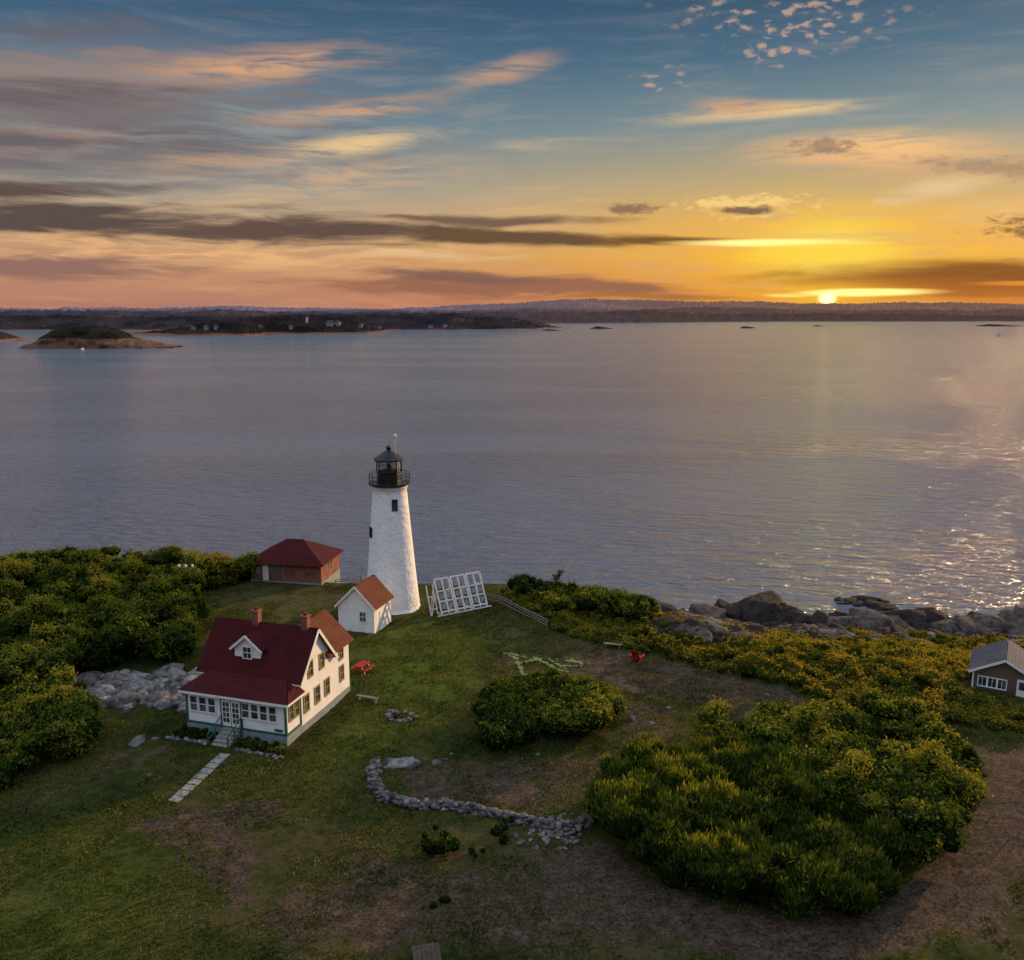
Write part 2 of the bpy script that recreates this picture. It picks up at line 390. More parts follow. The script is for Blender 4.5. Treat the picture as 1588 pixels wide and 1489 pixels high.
g=T.mix(A('rocky'),g,T.mix(n2,(.13,.11,.1,1),(.04,.033,.03,1)))
T.put(bs.inputs['Base Color'],g); bs.inputs['Roughness'].default_value=.95; bs.inputs['Specular IOR Level'].default_value=.05
T.put(bs.inputs['Normal'],T.bump(T.m('ADD',n3,T.m('ADD',n2,T.m('MULTIPLY',T.noise(tc,20,3,.7),.4))),1.,.25))
npmesh('ground',np.column_stack([P,Z]),Fg,[m],smooth=True,attrs={'dirt':dirt,'dry':dry,'rocky':rocky,'lush':lit_lush})
# ------------------------------------------------------------------ water
m,T,bs,tc=newmat('sea_water')
big=T.noise(T.mapping(tc,scale=(.004,.012,1)),1.,5,.6,.6)
rot=T.mapping(tc,rot=(0,0,.12))
w1=T.noise(T.mapping(rot,scale=(.06,.17,1)),1.,3,.55,.5)
w2=T.noise(T.mapping(rot,scale=(.17,.5,1)),1.,4,.6,.4)
w3=T.noise(T.mapping(rot,scale=(1.0,2.2,1)),1.,3,.6)
h=T.m('ADD',T.m('MULTIPLY',w1,4.2),T.m('ADD',T.m('MULTIPLY',w2,3.6),T.m('MULTIPLY',w3,.4)))
h=T.m('MULTIPLY',h,T.mr(big,.35,.6,.65,1.15))
T.put(bs.inputs['Normal'],T.bump(h,1.,1.))
bs.inputs['Base Color'].default_value=(.07,.115,.17,1); bs.inputs['Roughness'].default_value=.14
bs.inputs['IOR'].default_value=1.6
v=np.array([[-40000,-20000,SEA],[40000,-20000,SEA],[40000,60000,SEA],[-40000,60000,SEA]],float)
npmesh('sea',v,np.array([[0,1,2,3]]),[m])
# ------------------------------------------------------------------ distant land
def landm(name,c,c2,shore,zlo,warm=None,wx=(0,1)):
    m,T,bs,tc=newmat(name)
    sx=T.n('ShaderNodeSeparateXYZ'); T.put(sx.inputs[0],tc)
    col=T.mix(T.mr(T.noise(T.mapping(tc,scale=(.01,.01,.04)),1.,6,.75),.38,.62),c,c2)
    if warm: col=T.mix(T.mr(sx.outputs[0],wx[0],wx[1]),col,warm)  # warm haze toward the sun, painted into the land colour
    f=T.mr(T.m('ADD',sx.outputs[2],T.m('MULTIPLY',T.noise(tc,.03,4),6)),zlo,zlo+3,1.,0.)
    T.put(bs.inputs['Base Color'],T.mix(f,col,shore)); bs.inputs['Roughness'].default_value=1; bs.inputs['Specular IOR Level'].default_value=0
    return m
def far_land(name,xs_,shore,ridge,depth,mat,jag,seed,fixedD=None,n=700):
    px=np.linspace(xs_[0],xs_[-1],n); sy=np.interp(px,xs_,shore); ry=np.interp(px,xs_,ridge)
    rows=14; V=np.zeros((rows,n,3))
    for i in range(n):
        az,els=azel(px[i],sy[i]); _,elr=azel(px[i],ry[i])
        D0=fixedD or (CAMH-SEA)/math.tan(math.radians(max(-els,.05)))
        Dr=D0+depth*.6; zr=CAMH+Dr*math.tan(math.radians(elr)); zr=max(zr,SEA+1)
        a=math.radians(az)
        for j in range(rows):
            q=j/(rows-1); D=D0+depth*q
            pf=min(1,(q/.6))**.6 if q<=.6 else 1-((q-.6)/.4)**2*1.05
            low=.75+.25*math.sin(q*9+i*.05)
            V[j,i]=(D*math.sin(a),D*math.cos(a),SEA-2+(zr-SEA+2)*pf*(low if q<.5 else 1))
    nz=fbm(V[:,:,0]/(depth*.06),V[:,:,1]/(depth*.06),seed,4)-.5
    nz2=rng.uniform(-.5,.5,V.shape[:2])
    am=np.clip((V[:,:,2]-SEA)/12,0,1); V[:,:,2]+=(nz*1.6+nz2*.7)*jag*am
    idx=np.arange(rows*n).reshape(rows,n)
    f=np.stack([idx[:-1,:-1].ravel(),idx[:-1,1:].ravel(),idx[1:,1:].ravel(),idx[1:,:-1].ravel()],1)
    return npmesh(name,V.reshape(-1,3),f,[mat],smooth=True)
far_land('hills',[-500,0,300,350,450,600,780,900,1000,1150,1300,1450,1588,2200],[500]*14,[480,479,477,474,478,479,471,463,466,468,471,469,472,476],3000,landm('hills_far',s(124,110,120),s(116,103,113),s(118,104,114),-15,s(136,102,84),(-1500,2500)),22,1,fixedD=8500,n=1400)  # pale tones put distance haze into the hill colours
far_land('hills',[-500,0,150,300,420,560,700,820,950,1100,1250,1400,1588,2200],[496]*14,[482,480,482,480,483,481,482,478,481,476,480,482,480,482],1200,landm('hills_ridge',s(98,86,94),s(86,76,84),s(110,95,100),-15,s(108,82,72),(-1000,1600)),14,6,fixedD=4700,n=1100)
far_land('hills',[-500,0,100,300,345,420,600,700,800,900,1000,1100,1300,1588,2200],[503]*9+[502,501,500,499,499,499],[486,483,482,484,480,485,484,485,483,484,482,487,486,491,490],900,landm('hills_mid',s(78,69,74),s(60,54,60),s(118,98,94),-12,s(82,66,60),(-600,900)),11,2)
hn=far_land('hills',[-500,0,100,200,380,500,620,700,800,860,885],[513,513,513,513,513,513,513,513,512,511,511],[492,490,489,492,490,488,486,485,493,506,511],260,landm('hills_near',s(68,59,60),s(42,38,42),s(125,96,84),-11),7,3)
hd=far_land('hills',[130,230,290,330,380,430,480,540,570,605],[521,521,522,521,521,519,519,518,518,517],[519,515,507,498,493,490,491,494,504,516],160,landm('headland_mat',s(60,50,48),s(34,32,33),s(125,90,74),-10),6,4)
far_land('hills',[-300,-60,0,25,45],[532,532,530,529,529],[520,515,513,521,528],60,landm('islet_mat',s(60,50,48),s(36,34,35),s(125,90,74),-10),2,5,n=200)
def island(name,px0,px1,base,heights,matk,depth,jag=2.):
    a=sea_at(px0,base);b=sea_at(px1,base); n=160;r=50;V=np.zeros((r,n,3))
    for i in range(n):
        q=i/(n-1); x=a[0]+(b[0]-a[0])*q; y0=a[1]+(b[1]-a[1])*q; H=np.interp(q,*heights)
        for j in range(r):
            w=j/(r-1); e=1-abs(2*w-1)**3.
            V[j,i]=(x,y0+depth*w,SEA-2+(H+2)*e**.7)
    nz=fbm(V[:,:,0]/9,V[:,:,1]/9,6,5)-.5; V[:,:,2]+=nz*jag*3*np.clip((V[:,:,2]-SEA+2)/6,0,1)+rng.uniform(-.4,.4,V.shape[:2])*jag*.9*np.clip((V[:,:,2]-SEA-6)/4,0,1)
    V[:,:,1]+=(fbm(V[:,:,0]/12,V[:,:,2]/5,8)-.5)*18
    idx=np.arange(r*n).reshape(r,n)
    f=np.stack([idx[:-1,:-1].ravel(),idx[:-1,1:].ravel(),idx[1:,1:].ravel(),idx[1:,:-1].ravel()],1)
    return npmesh(name,V.reshape(-1,3),f,[matk])
im=landm('island_mat',s(56,50,40),s(34,35,28),s(104,78,66),-2)
island('island',20,252,541,([0,.1,.2,.35,.5,.6,.68,.78,.9,1],[1,9,22,27,26,21,10,7,4,1]),im,90,2.4)
ir=landm('islet_rock',s(64,52,48),s(44,37,37),s(74,58,52),-6)
for q in [(915,952,510,6),(1148,1174,509,5),(1515,1588,506,6.),(1600,1660,506,4),(1262,1280,506,3),(840,872,513,3)]:
    island('rocky_islet',q[0],q[1],q[2],([0,.3,.6,1],[.5,q[3],q[3]*.7,.5]),ir,20,.4)
def bvh_of(ob):
    me=ob.data; return BVHTree.FromPolygons([v.co[:] for v in me.vertices],[p.vertices[:] for p in me.polygons])
BV=[bvh_of(hn),bvh_of(hd)]
def hit(px,py):
    d=Vector(ray(px,py)).normalized(); best=None
    for b in BV:
        h_=b.ray_cast(Vector((0,0,CAMH)),d)
        if h_[0] is not None and (best is None or h_[3]<best[1]): best=(h_[0],h_[3])
    return best[0] if best else None
mb=MB()
for (px,py,w,hh) in [(512,505,13,10),(524,504,10,8),(320,511,8,8),(336,509,7,6),(668,508,10,6),(452,509,7,6),(690,507,7,6),(300,510,7,5),(590,509,7,5),(560,506,7,5),(404,508,7,5)]:
    c=hit(px,py)
    if c is None: continue
    Mx=Matrix.Translation(c)@Matrix.Rotation(random.uniform(-.5,.5),4,'Z')
    mb.box(-w/2,w/2,-4,4,-3,hh*.55,'farwhite',Mx); mb.prism([(-4.5,hh*.55),(4.5,hh*.55),(0,hh)],'x',-w/2-.5,w/2+.5,'grey',Mx)
mb.out('distant_village')
c=hit(476,499)
mb=MB()
mb.lathe([(2.6,-3),(2.2,8),(2.4,8.2),(2.4,8.6)],16,'boat');mb.lathe([(1.6,8.6),(1.6,10.3),(2.,10.4),(.1,12)],12,'black')
if c is not None: mb.out('distant_lighthouse',loc=c)
def boat(px,py,L):
    x,y,z=sea_at(px,py); mb=MB()
    hull=[(-L/2,-L*.14),(L*.25,-L*.14),(L/2,0),(L*.25,L*.14),(-L/2,L*.14)]
    vs=[(p[0]*.9,p[1]*.7,-.5) for p in hull]+[(p[0],p[1],L*.12) for p in hull]
    mb.add(vs,[(4,3,2,1,0),(5,6,7,8,9)]+[(i,(i+1)%5,5+(i+1)%5,5+i) for i in range(5)],'boat')
    mb.box(-L*.15,L*.15,-L*.09,L*.09,L*.12,L*.28,'boat');mb.box(-L*.12,L*.152,-L*.092,L*.092,L*.2,L*.25,'glass')
    mb.beam((0,0,L*.28),(0,0,L*.55),.15,'black')
    mb.out('boat',loc=(x,y,z),rotz=random.uniform(0,3))
boat(1548,521,11);boat(128,542,7)
# ------------------------------------------------------------------ keeper's house
HR=math.radians(-17); W=8.8
bx,by,_=gp(446,1158); ux=(math.cos(HR),math.sin(HR))
org=(bx-W*ux[0],by-W*ux[1],float(terrain(bx-4,by+3))+.05)
H=empty('keepers_house',org,HR)
d1,d2,d3=2.2,7.3,10.3; eh,rh=4.5,7.5; mid=(d1+d2)/2
mb=MB()
mb.box(0,W,0,d1,-.9,.75,'found'); mb.box(.12,W-.006,d1,d3,-.9,.5,'found')
mb.box(.04,W-.04,.04,d1,.75,3.35,'white')
mb.prism([(d1,.5),(d2,.5),(d2,eh),(mid,rh),(d1,eh)],'x',.15,W-.02,'white')
mb.prism([(W-4.6,.5),(W-.05,.5),(W-.05,4.8),(W-2.3,6.9),(W-4.6,4.8)],'y',d2,d3,'white')
for x0 in (0,W-.16): mb.box(x0,x0+.16,-.02,.14,.75,3.35,'green')
mb.box(W-.14,W+.02,d1-.16,d1,.75,3.35,'green')
mb.box(-.03,W+.03,-.03,.0,.68,.86,'green'); mb.box(W,W+.03,0,d1,.68,.86,'green')
mb.box(.16,W-.16,-.015,.03,3.05,3.3,'plain')
dx=3.9; dw=1.15; dy=2.75
mb.prism([(dx-dw,4.8),(dx+dw,4.8),(dx+dw,6.2),(dx,7.15),(dx-dw,6.2)],'y',dy,4.4,'white')
mb.out('walls',H)
mb=MB()
o=.38
sl=(rh-eh)/(mid-d1)
mb.slab([(-.2,d1-o,eh-o*sl),(W+.33,d1-o,eh-o*sl),(W+.33,mid,rh),(-.2,mid,rh)],.14,'red')
mb.slab([(-.2,d2+o,eh-o*sl),(W+.33,d2+o,eh-o*sl),(W+.33,mid+.01,rh+.005),(-.2,mid+.01,rh+.005)],.14,'red')
pe=3.32;pt=4.3
mb.slab([(-.35,-.35,pe),(W+.35,-.35,pe),(W-1.1,d1,pt),(1.1,d1,pt)],.12,'red')
mb.slab([(W+.35,-.35,pe+.002),(W+.35,d1,pe+.002),(W-1.1,d1,pt+.002)],.12,'red')
mb.slab([(-.35,-.35,pe+.002),(-.35,d1,pe+.002),(1.1,d1,pt+.002)],.12,'red')
for sg in (-1,1):
    mb.slab([(dx+sg*(dw+.25),dy-.25,6.2-.2),(dx+sg*(dw+.25),4.0,6.2-.2),(dx,4.6,7.15),(dx,dy-.25,7.15)],.1,'red')
cx=W-2.3; es=2.1/2.3
for sg in (-1,1):
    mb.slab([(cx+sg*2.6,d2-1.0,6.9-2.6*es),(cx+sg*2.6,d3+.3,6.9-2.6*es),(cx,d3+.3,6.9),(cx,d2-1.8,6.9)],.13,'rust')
mb.out('roof',H)
mb=MB()
for a,b in (((d1-o),mid),((d2+o),mid)):
    mb.beam((W+.345,a,eh-o*sl-.02),(W+.345,b,rh-.02),.05,'plain',.24)
mb.box(-.2,W+.3,d1-o-.04,d1-o,eh-o*sl-.1,eh-o*sl+.1,'plain')
mb.box(-.35,W+.35,-.4,-.355,pe-.12,pe+.08,'plain'); mb.box(W+.355,W+.4,-.35,d1,pe-.12,pe+.08,'plain')
for sg in (-1,1): mb.beam((dx+sg*(dw+.27),dy-.28,5.98),(dx,dy-.28,7.17),.05,'plain',.18)
mb.out('trim',H)
mb=MB()
for cxx in (3.6,8.0):
    mb.box(cxx-.28,cxx+.28,mid-.28,mid+.28,rh-.6,rh+.95,'brick'); mb.box(cxx-.34,cxx+.34,mid-.34,mid+.34,rh+.95,rh+1.08,'brick')
    mb.box(cxx-.12,cxx+.12,mid-.12,mid+.12,rh+1.08,rh+1.3,'rust')
mb.out('chimneys',H)
mb=MB()
for u in (.72,1.52,2.32): win(mb,'f',.04,u,1.72,.6,1.15,'plain',1,2,.08)
for u in (5.3,6.08,6.86,7.64): win(mb,'f',.04,u,1.72,.58,1.15,'plain',1,2,.08)
for u in (.75,1.55): win(mb,'r',W-.04,u,1.72,.55,1.15,'tan',1,2,.08)
for u in (3.0,4.7,6.3): win(mb,'r',W-.02,u,1.45,.65,1.25,'tan',2,2,.11)
for u in (3.8,5.6): win(mb,'r',W-.02,u,4.0,.62,1.15,'tan',2,2,.11)
win(mb,'r',W-.05,8.9,1.6,.6,1.2,'tan',2,2,.1);win(mb,'r',W-.05,8.9,3.5,.6,.85,'tan',2,2,.1)
win(mb,'f',dy,dx,5.3,.7,.9,'plain',2,2,.1)
mb.out('windows',H)
mb=MB(); D0=4.05
mb.box(D0-.95,D0+.95,-.03,.03,.8,3.1,'green')
for q in (-.42,.42):
    mb.box(D0+q-.38,D0+q+.38,-.06,-.032,.85,2.95,'plain')
    for i in range(2):
        for j in range(4):
            x=D0+q-.28+i*.3; z=1.15+j*.43; mb.box(x,x+.25,-.075,-.062,z,z+.36,'glass')
mb.out('door',H)
mb=MB()
for i in range(5): mb.box(D0-.75,D0+.75,-.35*(i+1),-.35*i-.003,-.6,.72-.16*i,'conc')
for q in (-.85,.85):
    mb.beam((D0+q,-.1,1.65),(D0+q,-1.9,.95),.07,'green');mb.beam((D0+q,-.1,1.15),(D0+q,-1.9,.45),.05,'green')
    for t in (0,.5,1): mb.beam((D0+q,-.1-1.8*t,-.2),(D0+q,-.1-1.8*t,1.68-.7*t),.07,'green')
mb.out('steps',H)
mb=MB(); mb.box(W-1.05,W-.35,-.045,-.032,.98,1.2,'green'); mb.out('nameplate',H)
a=np.array(gp(350,1170)[:2]);b=np.array(gp(268,1245)[:2]); mb=MB(); n=9; L=np.linalg.norm(b-a); dr=(b-a)/L; ang=math.atan2(dr[1],dr[0])
for i in range(n):
    c=a+dr*(L*(i+.5)/n); z=float(terrain(c[0],c[1]))
    Mx=Matrix.Translation((c[0],c[1],z))@Matrix.Rotation(ang+random.uniform(-.06,.06),4,'Z')
    mb.box(-L/n*.42,L/n*.44,-.4,.4,-.1,.07,'conc',Mx)
mb.out('walkway')
# ------------------------------------------------------------------ white shed
x,y,_=gp(581,983); w=4.0; dep=4.0; R=math.radians(-17)
S=empty('white_shed',(x-w*math.cos(R),y-w*math.sin(R),float(terrain(x-1,y+1))),R)
mb=MB(); mb.prism([(0,-.6),(w,-.6),(w,2.8),(w/2,4.8),(0,2.8)],'y',0,dep,'white'); mb.out('walls',S)
mb=MB()
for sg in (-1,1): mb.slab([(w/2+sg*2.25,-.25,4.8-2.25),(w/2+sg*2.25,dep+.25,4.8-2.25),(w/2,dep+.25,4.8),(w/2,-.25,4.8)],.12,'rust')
for sg in (-1,1): mb.beam((w/2+sg*2.27,-.28,4.8-2.25),(w/2,-.28,4.82),.05,'plain',.18)
mb.out('roof',S)
mb=MB(); win(mb,'f',0,2.75,1.2,.65,1.0,'plain',2,2,.09); mb.out('window',S)
mb=MB(); mb.box(w,w+.05,1.2,2.1,0,2.,'plain'); mb.box(w+.051,w+.09,1.9,1.96,1,1.1,'black'); mb.out('door',S)
# ------------------------------------------------------------------ brick building
x,y,_=gp(499,908); w=8.9; dep=6.4; R=math.radians(-9)
S=empty('brick_house',(x-w*math.cos(R),y-w*math.sin(R),float(terrain(x-5,y))-.1),R)
mb=MB(); mb.box(0,w,0,dep,-5,.25,'found'); mb.box(.05,w-.05,.05,dep-.05,.25,2.7,'brick'); mb.out('walls',S)
mb=MB(); o=.45; zt=4.75; ze=2.6
A0,B0,C0,D_=(-o,-o,ze),(w+o,-o,ze),(w+o,dep+o,ze),(-o,dep+o,ze); E0,F0=(dep/2+.2,dep/2,zt),(w-dep/2-.2,dep/2,zt)
mb.add([A0,B0,C0,D_,E0,F0],[(0,1,5,4),(1,2,5),(2,3,4,5),(3,0,4)],'red')
mb.add([A0,B0,C0,D_,(-o,-o,ze-.18),(w+o,-o,ze-.18),(w+o,dep+o,ze-.18),(-o,dep+o,ze-.18)],[(0,1,5,4),(1,2,6,5),(2,3,7,6),(3,0,4,7),(4,5,6,7)],'rust')
mb.out('roof',S)
mb=MB(); mb.box(1.5,2.2,.0,.06,.3,2.2,'lwood'); mb.box(4.,4.1,-.02,.05,.3,2.55,'conc');mb.box(2.7,3.8,.0,.06,.3,2.4,'wallsh'); mb.box(.6,1.1,.01,.06,1.2,2.,'found'); mb.out('door',S)
mb=MB(); win(mb,'r',w-.05,3.2,1.1,.8,1.1,'tan',2,2); mb.out('windows',S)
# ------------------------------------------------------------------ lighthouse
x,y,z=gp(607,950); y+=2.2; x-=.15; TZ=float(terrain(x,y))
LT=empty('lighthouse',(x,y,TZ))
R0,R1=3.05,1.82
mb=MB(); prof=[(R0+(R1-R0)*(q/13.4)**.9,q) for q in np.linspace(0.01,13.4,28)]
mb.lathe([(R0+.05,-1.5),(R0+.05,0)]+prof+[(1.95,13.5),(1.95,13.7)],64,'tower'); mb.out('tower',LT,smooth=True)
mb=MB(); mb.lathe([(2.0,13.7),(2.25,13.85),(2.25,14.0)],32,'black')
for i in range(16):
    a=2*math.pi*i/16; c,s_=math.cos(a),math.sin(a); mb.beam((2.18*c,2.18*s_,14),(2.18*c,2.18*s_,15.0),.05,'black')
    a2=a+2*math.pi/16
    for zz in (14.35,14.7,15.0): mb.beam((2.18*c,2.18*s_,zz),(2.18*math.cos(a2),2.18*math.sin(a2),zz),.045,'black')
mb.out('gallery',LT)
mb=MB(); mb.lathe([(1.35,14),(1.35,15.15),(1.42,15.2),(1.42,15.26)],8,'black')
for i in range(8):
    a=2*math.pi*i/8; mb.beam((1.33*math.cos(a),1.33*math.sin(a),15.2),(1.33*math.cos(a),1.33*math.sin(a),16.45),.1,'black')
mb.lathe([(1.62,16.4),(1.62,16.55),(1.15,16.9),(.5,17.35),(.28,17.5)],16,'black')
mb.lathe([(.08,17.45),(.24,17.6),(.3,17.78),(.2,17.95),(.04,18.02)],14,'black')
mb.out('lantern',LT)
mb=MB(); mb.lathe([(1.27,15.26),(1.27,16.4)],8,'clear'); mb.out('lantern_glass',LT)
mb=MB(); mb.lathe([(.4,15.2),(.4,15.5)],14,'black'); mb.lathe([(.2,15.5),(.28,15.65),(.28,15.95),(.2,16.05)],14,'lamp'); mb.out('lamp',LT)
mb=MB(); mb.beam((.75,-.3,16.7),(.75,-.3,18.9),.06,'lwood'); mb.lathe([(.1,18.85),(.2,18.95),(.2,19.15),(.08,19.25)],10,'lwood',c=(.75,-.3,0))
mb.beam((.55,-.3,18.5),(.95,-.3,18.5),.04,'lwood');mb.beam((.2,-.2,17.9),(.2,-.2,18.6),.03,'black'); mb.out('antenna',LT)
mb=MB()
def twin(px_ang,zz,w=.55,hh=1.1):
    r=R0+(R1-R0)*(zz/13.4)**.9
    Mx=Matrix.Rotation(px_ang,4,'Z')@Matrix.Translation((0,-r,zz))
    t=MB(); win(t,'f',.12,0,0,w,hh,'black',2,3,.06)
    b=len(mb.v)
    for p in t.v: mb.v.append(tuple(Mx@Vector((p[0],p[1]-.12,p[2]))))
    for q,kk in zip(t.f,t.mi): mb.f.append(tuple(b+i for i in q)); mb.mi.append(mb.idx(t.mats[kk]))
twin(math.radians(22),11.3,.5,1.1); twin(math.radians(-62),8.2,.5,1.)
mb.out('windows',LT)
# ------------------------------------------------------------------ solar panel rack
a=np.array(gp(684,955)); b=np.array(gp(757,942)); rz=math.atan2(b[1]-a[1],b[0]-a[0]); L=float(np.linalg.norm(b[:2]-a[:2]))
S=empty('solar_panel_rack',(a[0],a[1],float(terrain(a[0],a[1]))),rz)
mb=MB(); n=3; hw=L/n; zt=3.5; dyb=1.7
for i in range(n):
    x0=i*hw+.12;x1=(i+1)*hw-.12
    for q in (x0,(x0+x1)/2,x1): mb.beam((q,0,.15),(q,dyb,zt),.15,'lwood')
    for t in (.05,.35,.65,1.): mb.beam((x0,dyb*t,.15+(zt-.15)*t),(x1,dyb*t,.15+(zt-.15)*t),.15,'lwood')
    for q in (x0,x1):
        mb.beam((q,dyb,zt),(q,dyb+.9,-.5),.12,'lwood');mb.beam((q,.1,-.4),(q,.1,.4),.12,'lwood');mb.beam((q,.9,1.7),(q,dyb+.6,1.1),.08,'lwood');mb.beam((q,-.3,.1),(q,dyb+.8,-.1),.1,'lwood')
    mb.beam((x0,dyb+.5,1.9),(x1,dyb+.75,.2),.08,'lwood')
mb.beam((-.5,-.2,.05),(L+.3,-.2,.05),.12,'lwood')
for q in (-.9,-.1): mb.beam((q,.4,-.3),(q+.1,1.9,3.),.11,'lwood')
mb.beam((-.85,.7,.6),(0,.7,.6),.1,'lwood');mb.beam((-.8,1.3,1.8),(0,1.3,1.8),.1,'lwood');mb.beam((-.9,.4,-.2),(0,1.4,2.1),.08,'lwood')
mb.out('frame',S)
mb=MB()
for i in range(n):
    x0=i*hw+.12;x1=(i+1)*hw-.12;mx_=(x0+x1)/2
    for (p,q) in ((x0+.22,mx_-.2),(mx_+.2,x1-.22)):
        for (t0,t1) in ((.13,.28),(.43,.58),(.73,.92)):
            mb.slab([(p,dyb*t0,.15+(zt-.15)*t0),(q,dyb*t0,.15+(zt-.15)*t0),(q,dyb*t1,.15+(zt-.15)*t1),(p,dyb*t1,.15+(zt-.15)*t1)],.05,'panel')
mb.out('panels',S)
# ------------------------------------------------------------------ fences
def fence(name,pts,step=2.3,h=1.1):
    P_=[np.array(gp(*p)[:2]) for p in pts]; mb=MB(); posts=[]
    for i in range(len(P_)-1):
        Ls=np.linalg.norm(P_[i+1]-P_[i]); k=max(1,int(round(Ls/step)))
        for j in range(k): posts.append(P_[i]+(P_[i+1]-P_[i])*j/k)
    posts.append(P_[-1]); Q=[]
    for p in posts:
        z=float(terrain(p[0],p[1])); Q.append((p[0],p[1],z)); mb.beam((p[0],p[1],z-.3),(p[0]+random.uniform(-.04,.04),p[1],z+h),.14,'wood')
    for a,b in zip(Q[:-1],Q[1:]):
        for zz in (.4,.72,1.0): mb.beam((a[0],a[1],a[2]+zz+random.uniform(-.05,.05)),(b[0],b[1],b[2]+zz+random.uniform(-.05,.05)),.08,'wood')
    mb.out(name)
fence('split_rail_fence',[(755,934),(775,938),(812,958),(848,976)])
fence('split_rail_fence',[(520,912),(560,906),(600,902)],2.3,.9)
# ------------------------------------------------------------------ furniture
def chair(px,py,rz):
    p=gp(px,py); mb=MB(); k='redp'
    mb.slab([(-.4,-.45,.42),(.4,-.45,.42),(.35,.3,.3),(-.35,.3,.3)],.05,k)
    for i in range(5): q=-.36+i*.15; mb.slab([(q,.25,.3),(q+.13,.25,.3),(q+.14,.65,1.2+.1*(1-abs(i-2)/2)),(q-.01,.65,1.2+.1*(1-abs(i-2)/2))],.04,k)
    for sg in (-1,1):
        mb.box(sg*.5-.08,sg*.5+.08,-.5,.45,.62,.66,k); mb.beam((sg*.47,-.42,0),(sg*.47,-.42,.62),.09,k); mb.beam((sg*.42,-.4,.4),(sg*.42,.8,.05),.1,k); mb.beam((sg*.45,.35,.2),(sg*.45,.35,.62),.08,k)
    mb.out('adirondack_chair',loc=p,rotz=rz)
chair(988,1026,2.6)
def table(name,px,py,rz,k,L=1.8):
    p=gp(px,py); mb=MB()
    for i in range(5): mb.box(-L/2,L/2,-.4+i*.165,-.4+i*.165+.15,.72,.77,k)
    for sg in (-1,1):
        for i in range(2): mb.box(-L/2,L/2,sg*.72-.15+i*.16,sg*.72-.01+i*.16,.43,.48,k)
        mb.beam((sg*L*.35,-.75,.4),(sg*L*.35,.75,.4),.08,k); mb.beam((sg*L*.35,-.6,0),(sg*L*.35,-.2,.72),.09,k); mb.beam((sg*L*.35,.6,0),(sg*L*.35,.2,.72),.09,k)
    mb.out(name,loc=p,rotz=rz)
table('picnic_table',562,1042,1.2,'redp',1.5)
def bench(px,py,rz,L=2.):
    p=gp(px,py); mb=MB(); mb.box(-L/2,L/2,-.17,.17,.38,.44,'wood')
    for sg in (-1,1): mb.box(sg*L*.38-.06,sg*L*.38+.06,-.15,.15,-.1,.38,'wood')
    mb.out('wooden_bench',loc=p,rotz=rz)
bench(950,1005,-.3,1.8);bench(570,1088,-.35,2.)
p=gp(292,935); mb=MB(); mb.beam((0,0,-.2),(0,0,4.2),.1,'wood'); mb.beam((-.8,0,4.1),(.8,0,4.1),.07,'wood')
for q in (-.75,0,.75): mb.lathe([(.06,4.1),(.14,4.2),(.14,4.38),(.05,4.45)],10,'plain',c=(q,0,0))
mb.out('lamp_post',loc=p)
p=gp(662,1489); mb=MB(); mb.box(-.6,.6,-.5,.5,-.1,.25,'wood'); 
for i in range(6): mb.slab([(-.7+i*.235,-.6,.25),(-.49+i*.235,-.6,.25),(-.49+i*.235,.6,.4),(-.7+i*.235,.6,.4)],.05,'bark')
mb.out('wooden_hatch',loc=p,rotz=.2)
# ------------------------------------------------------------------ grey cottage (right)
x,y,z=gp(1506,1066); R=math.radians(-30); w=4.8;dep=5.
AVOID.append((x+2.5,y-.5,4.2))
S=empty('shingled_cottage',(x,y,z-.55),R)
mb=MB(); mb.prism([(0,-2.),(w,-2.),(w,2.2),(w/2,3.5),(0,2.2)],'y',0,dep,'wallsh'); mb.out('walls',S)
mb=MB()
for sg in (-1,1): mb.slab([(w/2+sg*2.7,-.3,3.55-2.7*.54),(w/2+sg*2.7,dep+.3,3.55-2.7*.54),(w/2,dep+.3,3.55),(w/2,-.3,3.55)],.12,'grey')
for sg in (-1,1): mb.beam((w/2+sg*2.72,-.33,3.53-2.7*.54),(w/2,-.33,3.55),.05,'plain',.2)
mb.out('roof',S)
mb=MB(); 
for u in (.8,1.55,2.3): win(mb,'f',0,u,.9,.6,.8,'plain',2,1,.08)
win(mb,'r',w,2.,.9,.7,.9,'plain'); win(mb,'r',w,4.,.9,.7,.9,'plain'); mb.out('windows',S)
mb=MB(); mb.box(3.4,4.3,-.06,.03,-.1,2.,'plain'); mb.box(3.55,4.15,-.075,-.061,1.1,1.8,'glass'); 
for q in (0,w-.12): mb.box(q,q+.12,-.03,.02,-.3,2.2,'plain')
mb.out('door',S)
# ------------------------------------------------------------------ stones
rb=RB(); wl=gpoly([(588,1183),(578,1200),(580,1220),(600,1240),(640,1250),(690,1252),(740,1258),(800,1272),(860,1286),(900,1282),(925,1255),(935,1235)])
for i in range(len(wl)-1):
    a,b=wl[i],wl[i+1]; Ls=np.linalg.norm(b-a); d=(b-a)/Ls; nr=np.array([-d[1],d[0]])
    for k in range(int(Ls*34)):
        t=random.random(); o=random.gauss(0,.24); c=a+(b-a)*t+nr*o
        z=float(terrain(c[0],c[1])); hh=max(0,.5-abs(o)*.9); sz=random.uniform(.08,.24)
        rb.add((c[0],c[1],z+random.uniform(0,hh)),(sz*1.3,sz,sz*.75),mi=random.choice([0,0,0,1,2]))
rb.out('stone_wall',['rock','lrock','brock'])
rb=RB()
for i in range(80):
    px=random.gauss(855,26);py=random.gauss(1290,13); x,y,z=gp(px,py); q=random.uniform(.06,.26); rb.add((x,y,z+q*.1),(q*1.4,q,q*.5),mi=random.choice([0,0,1]))
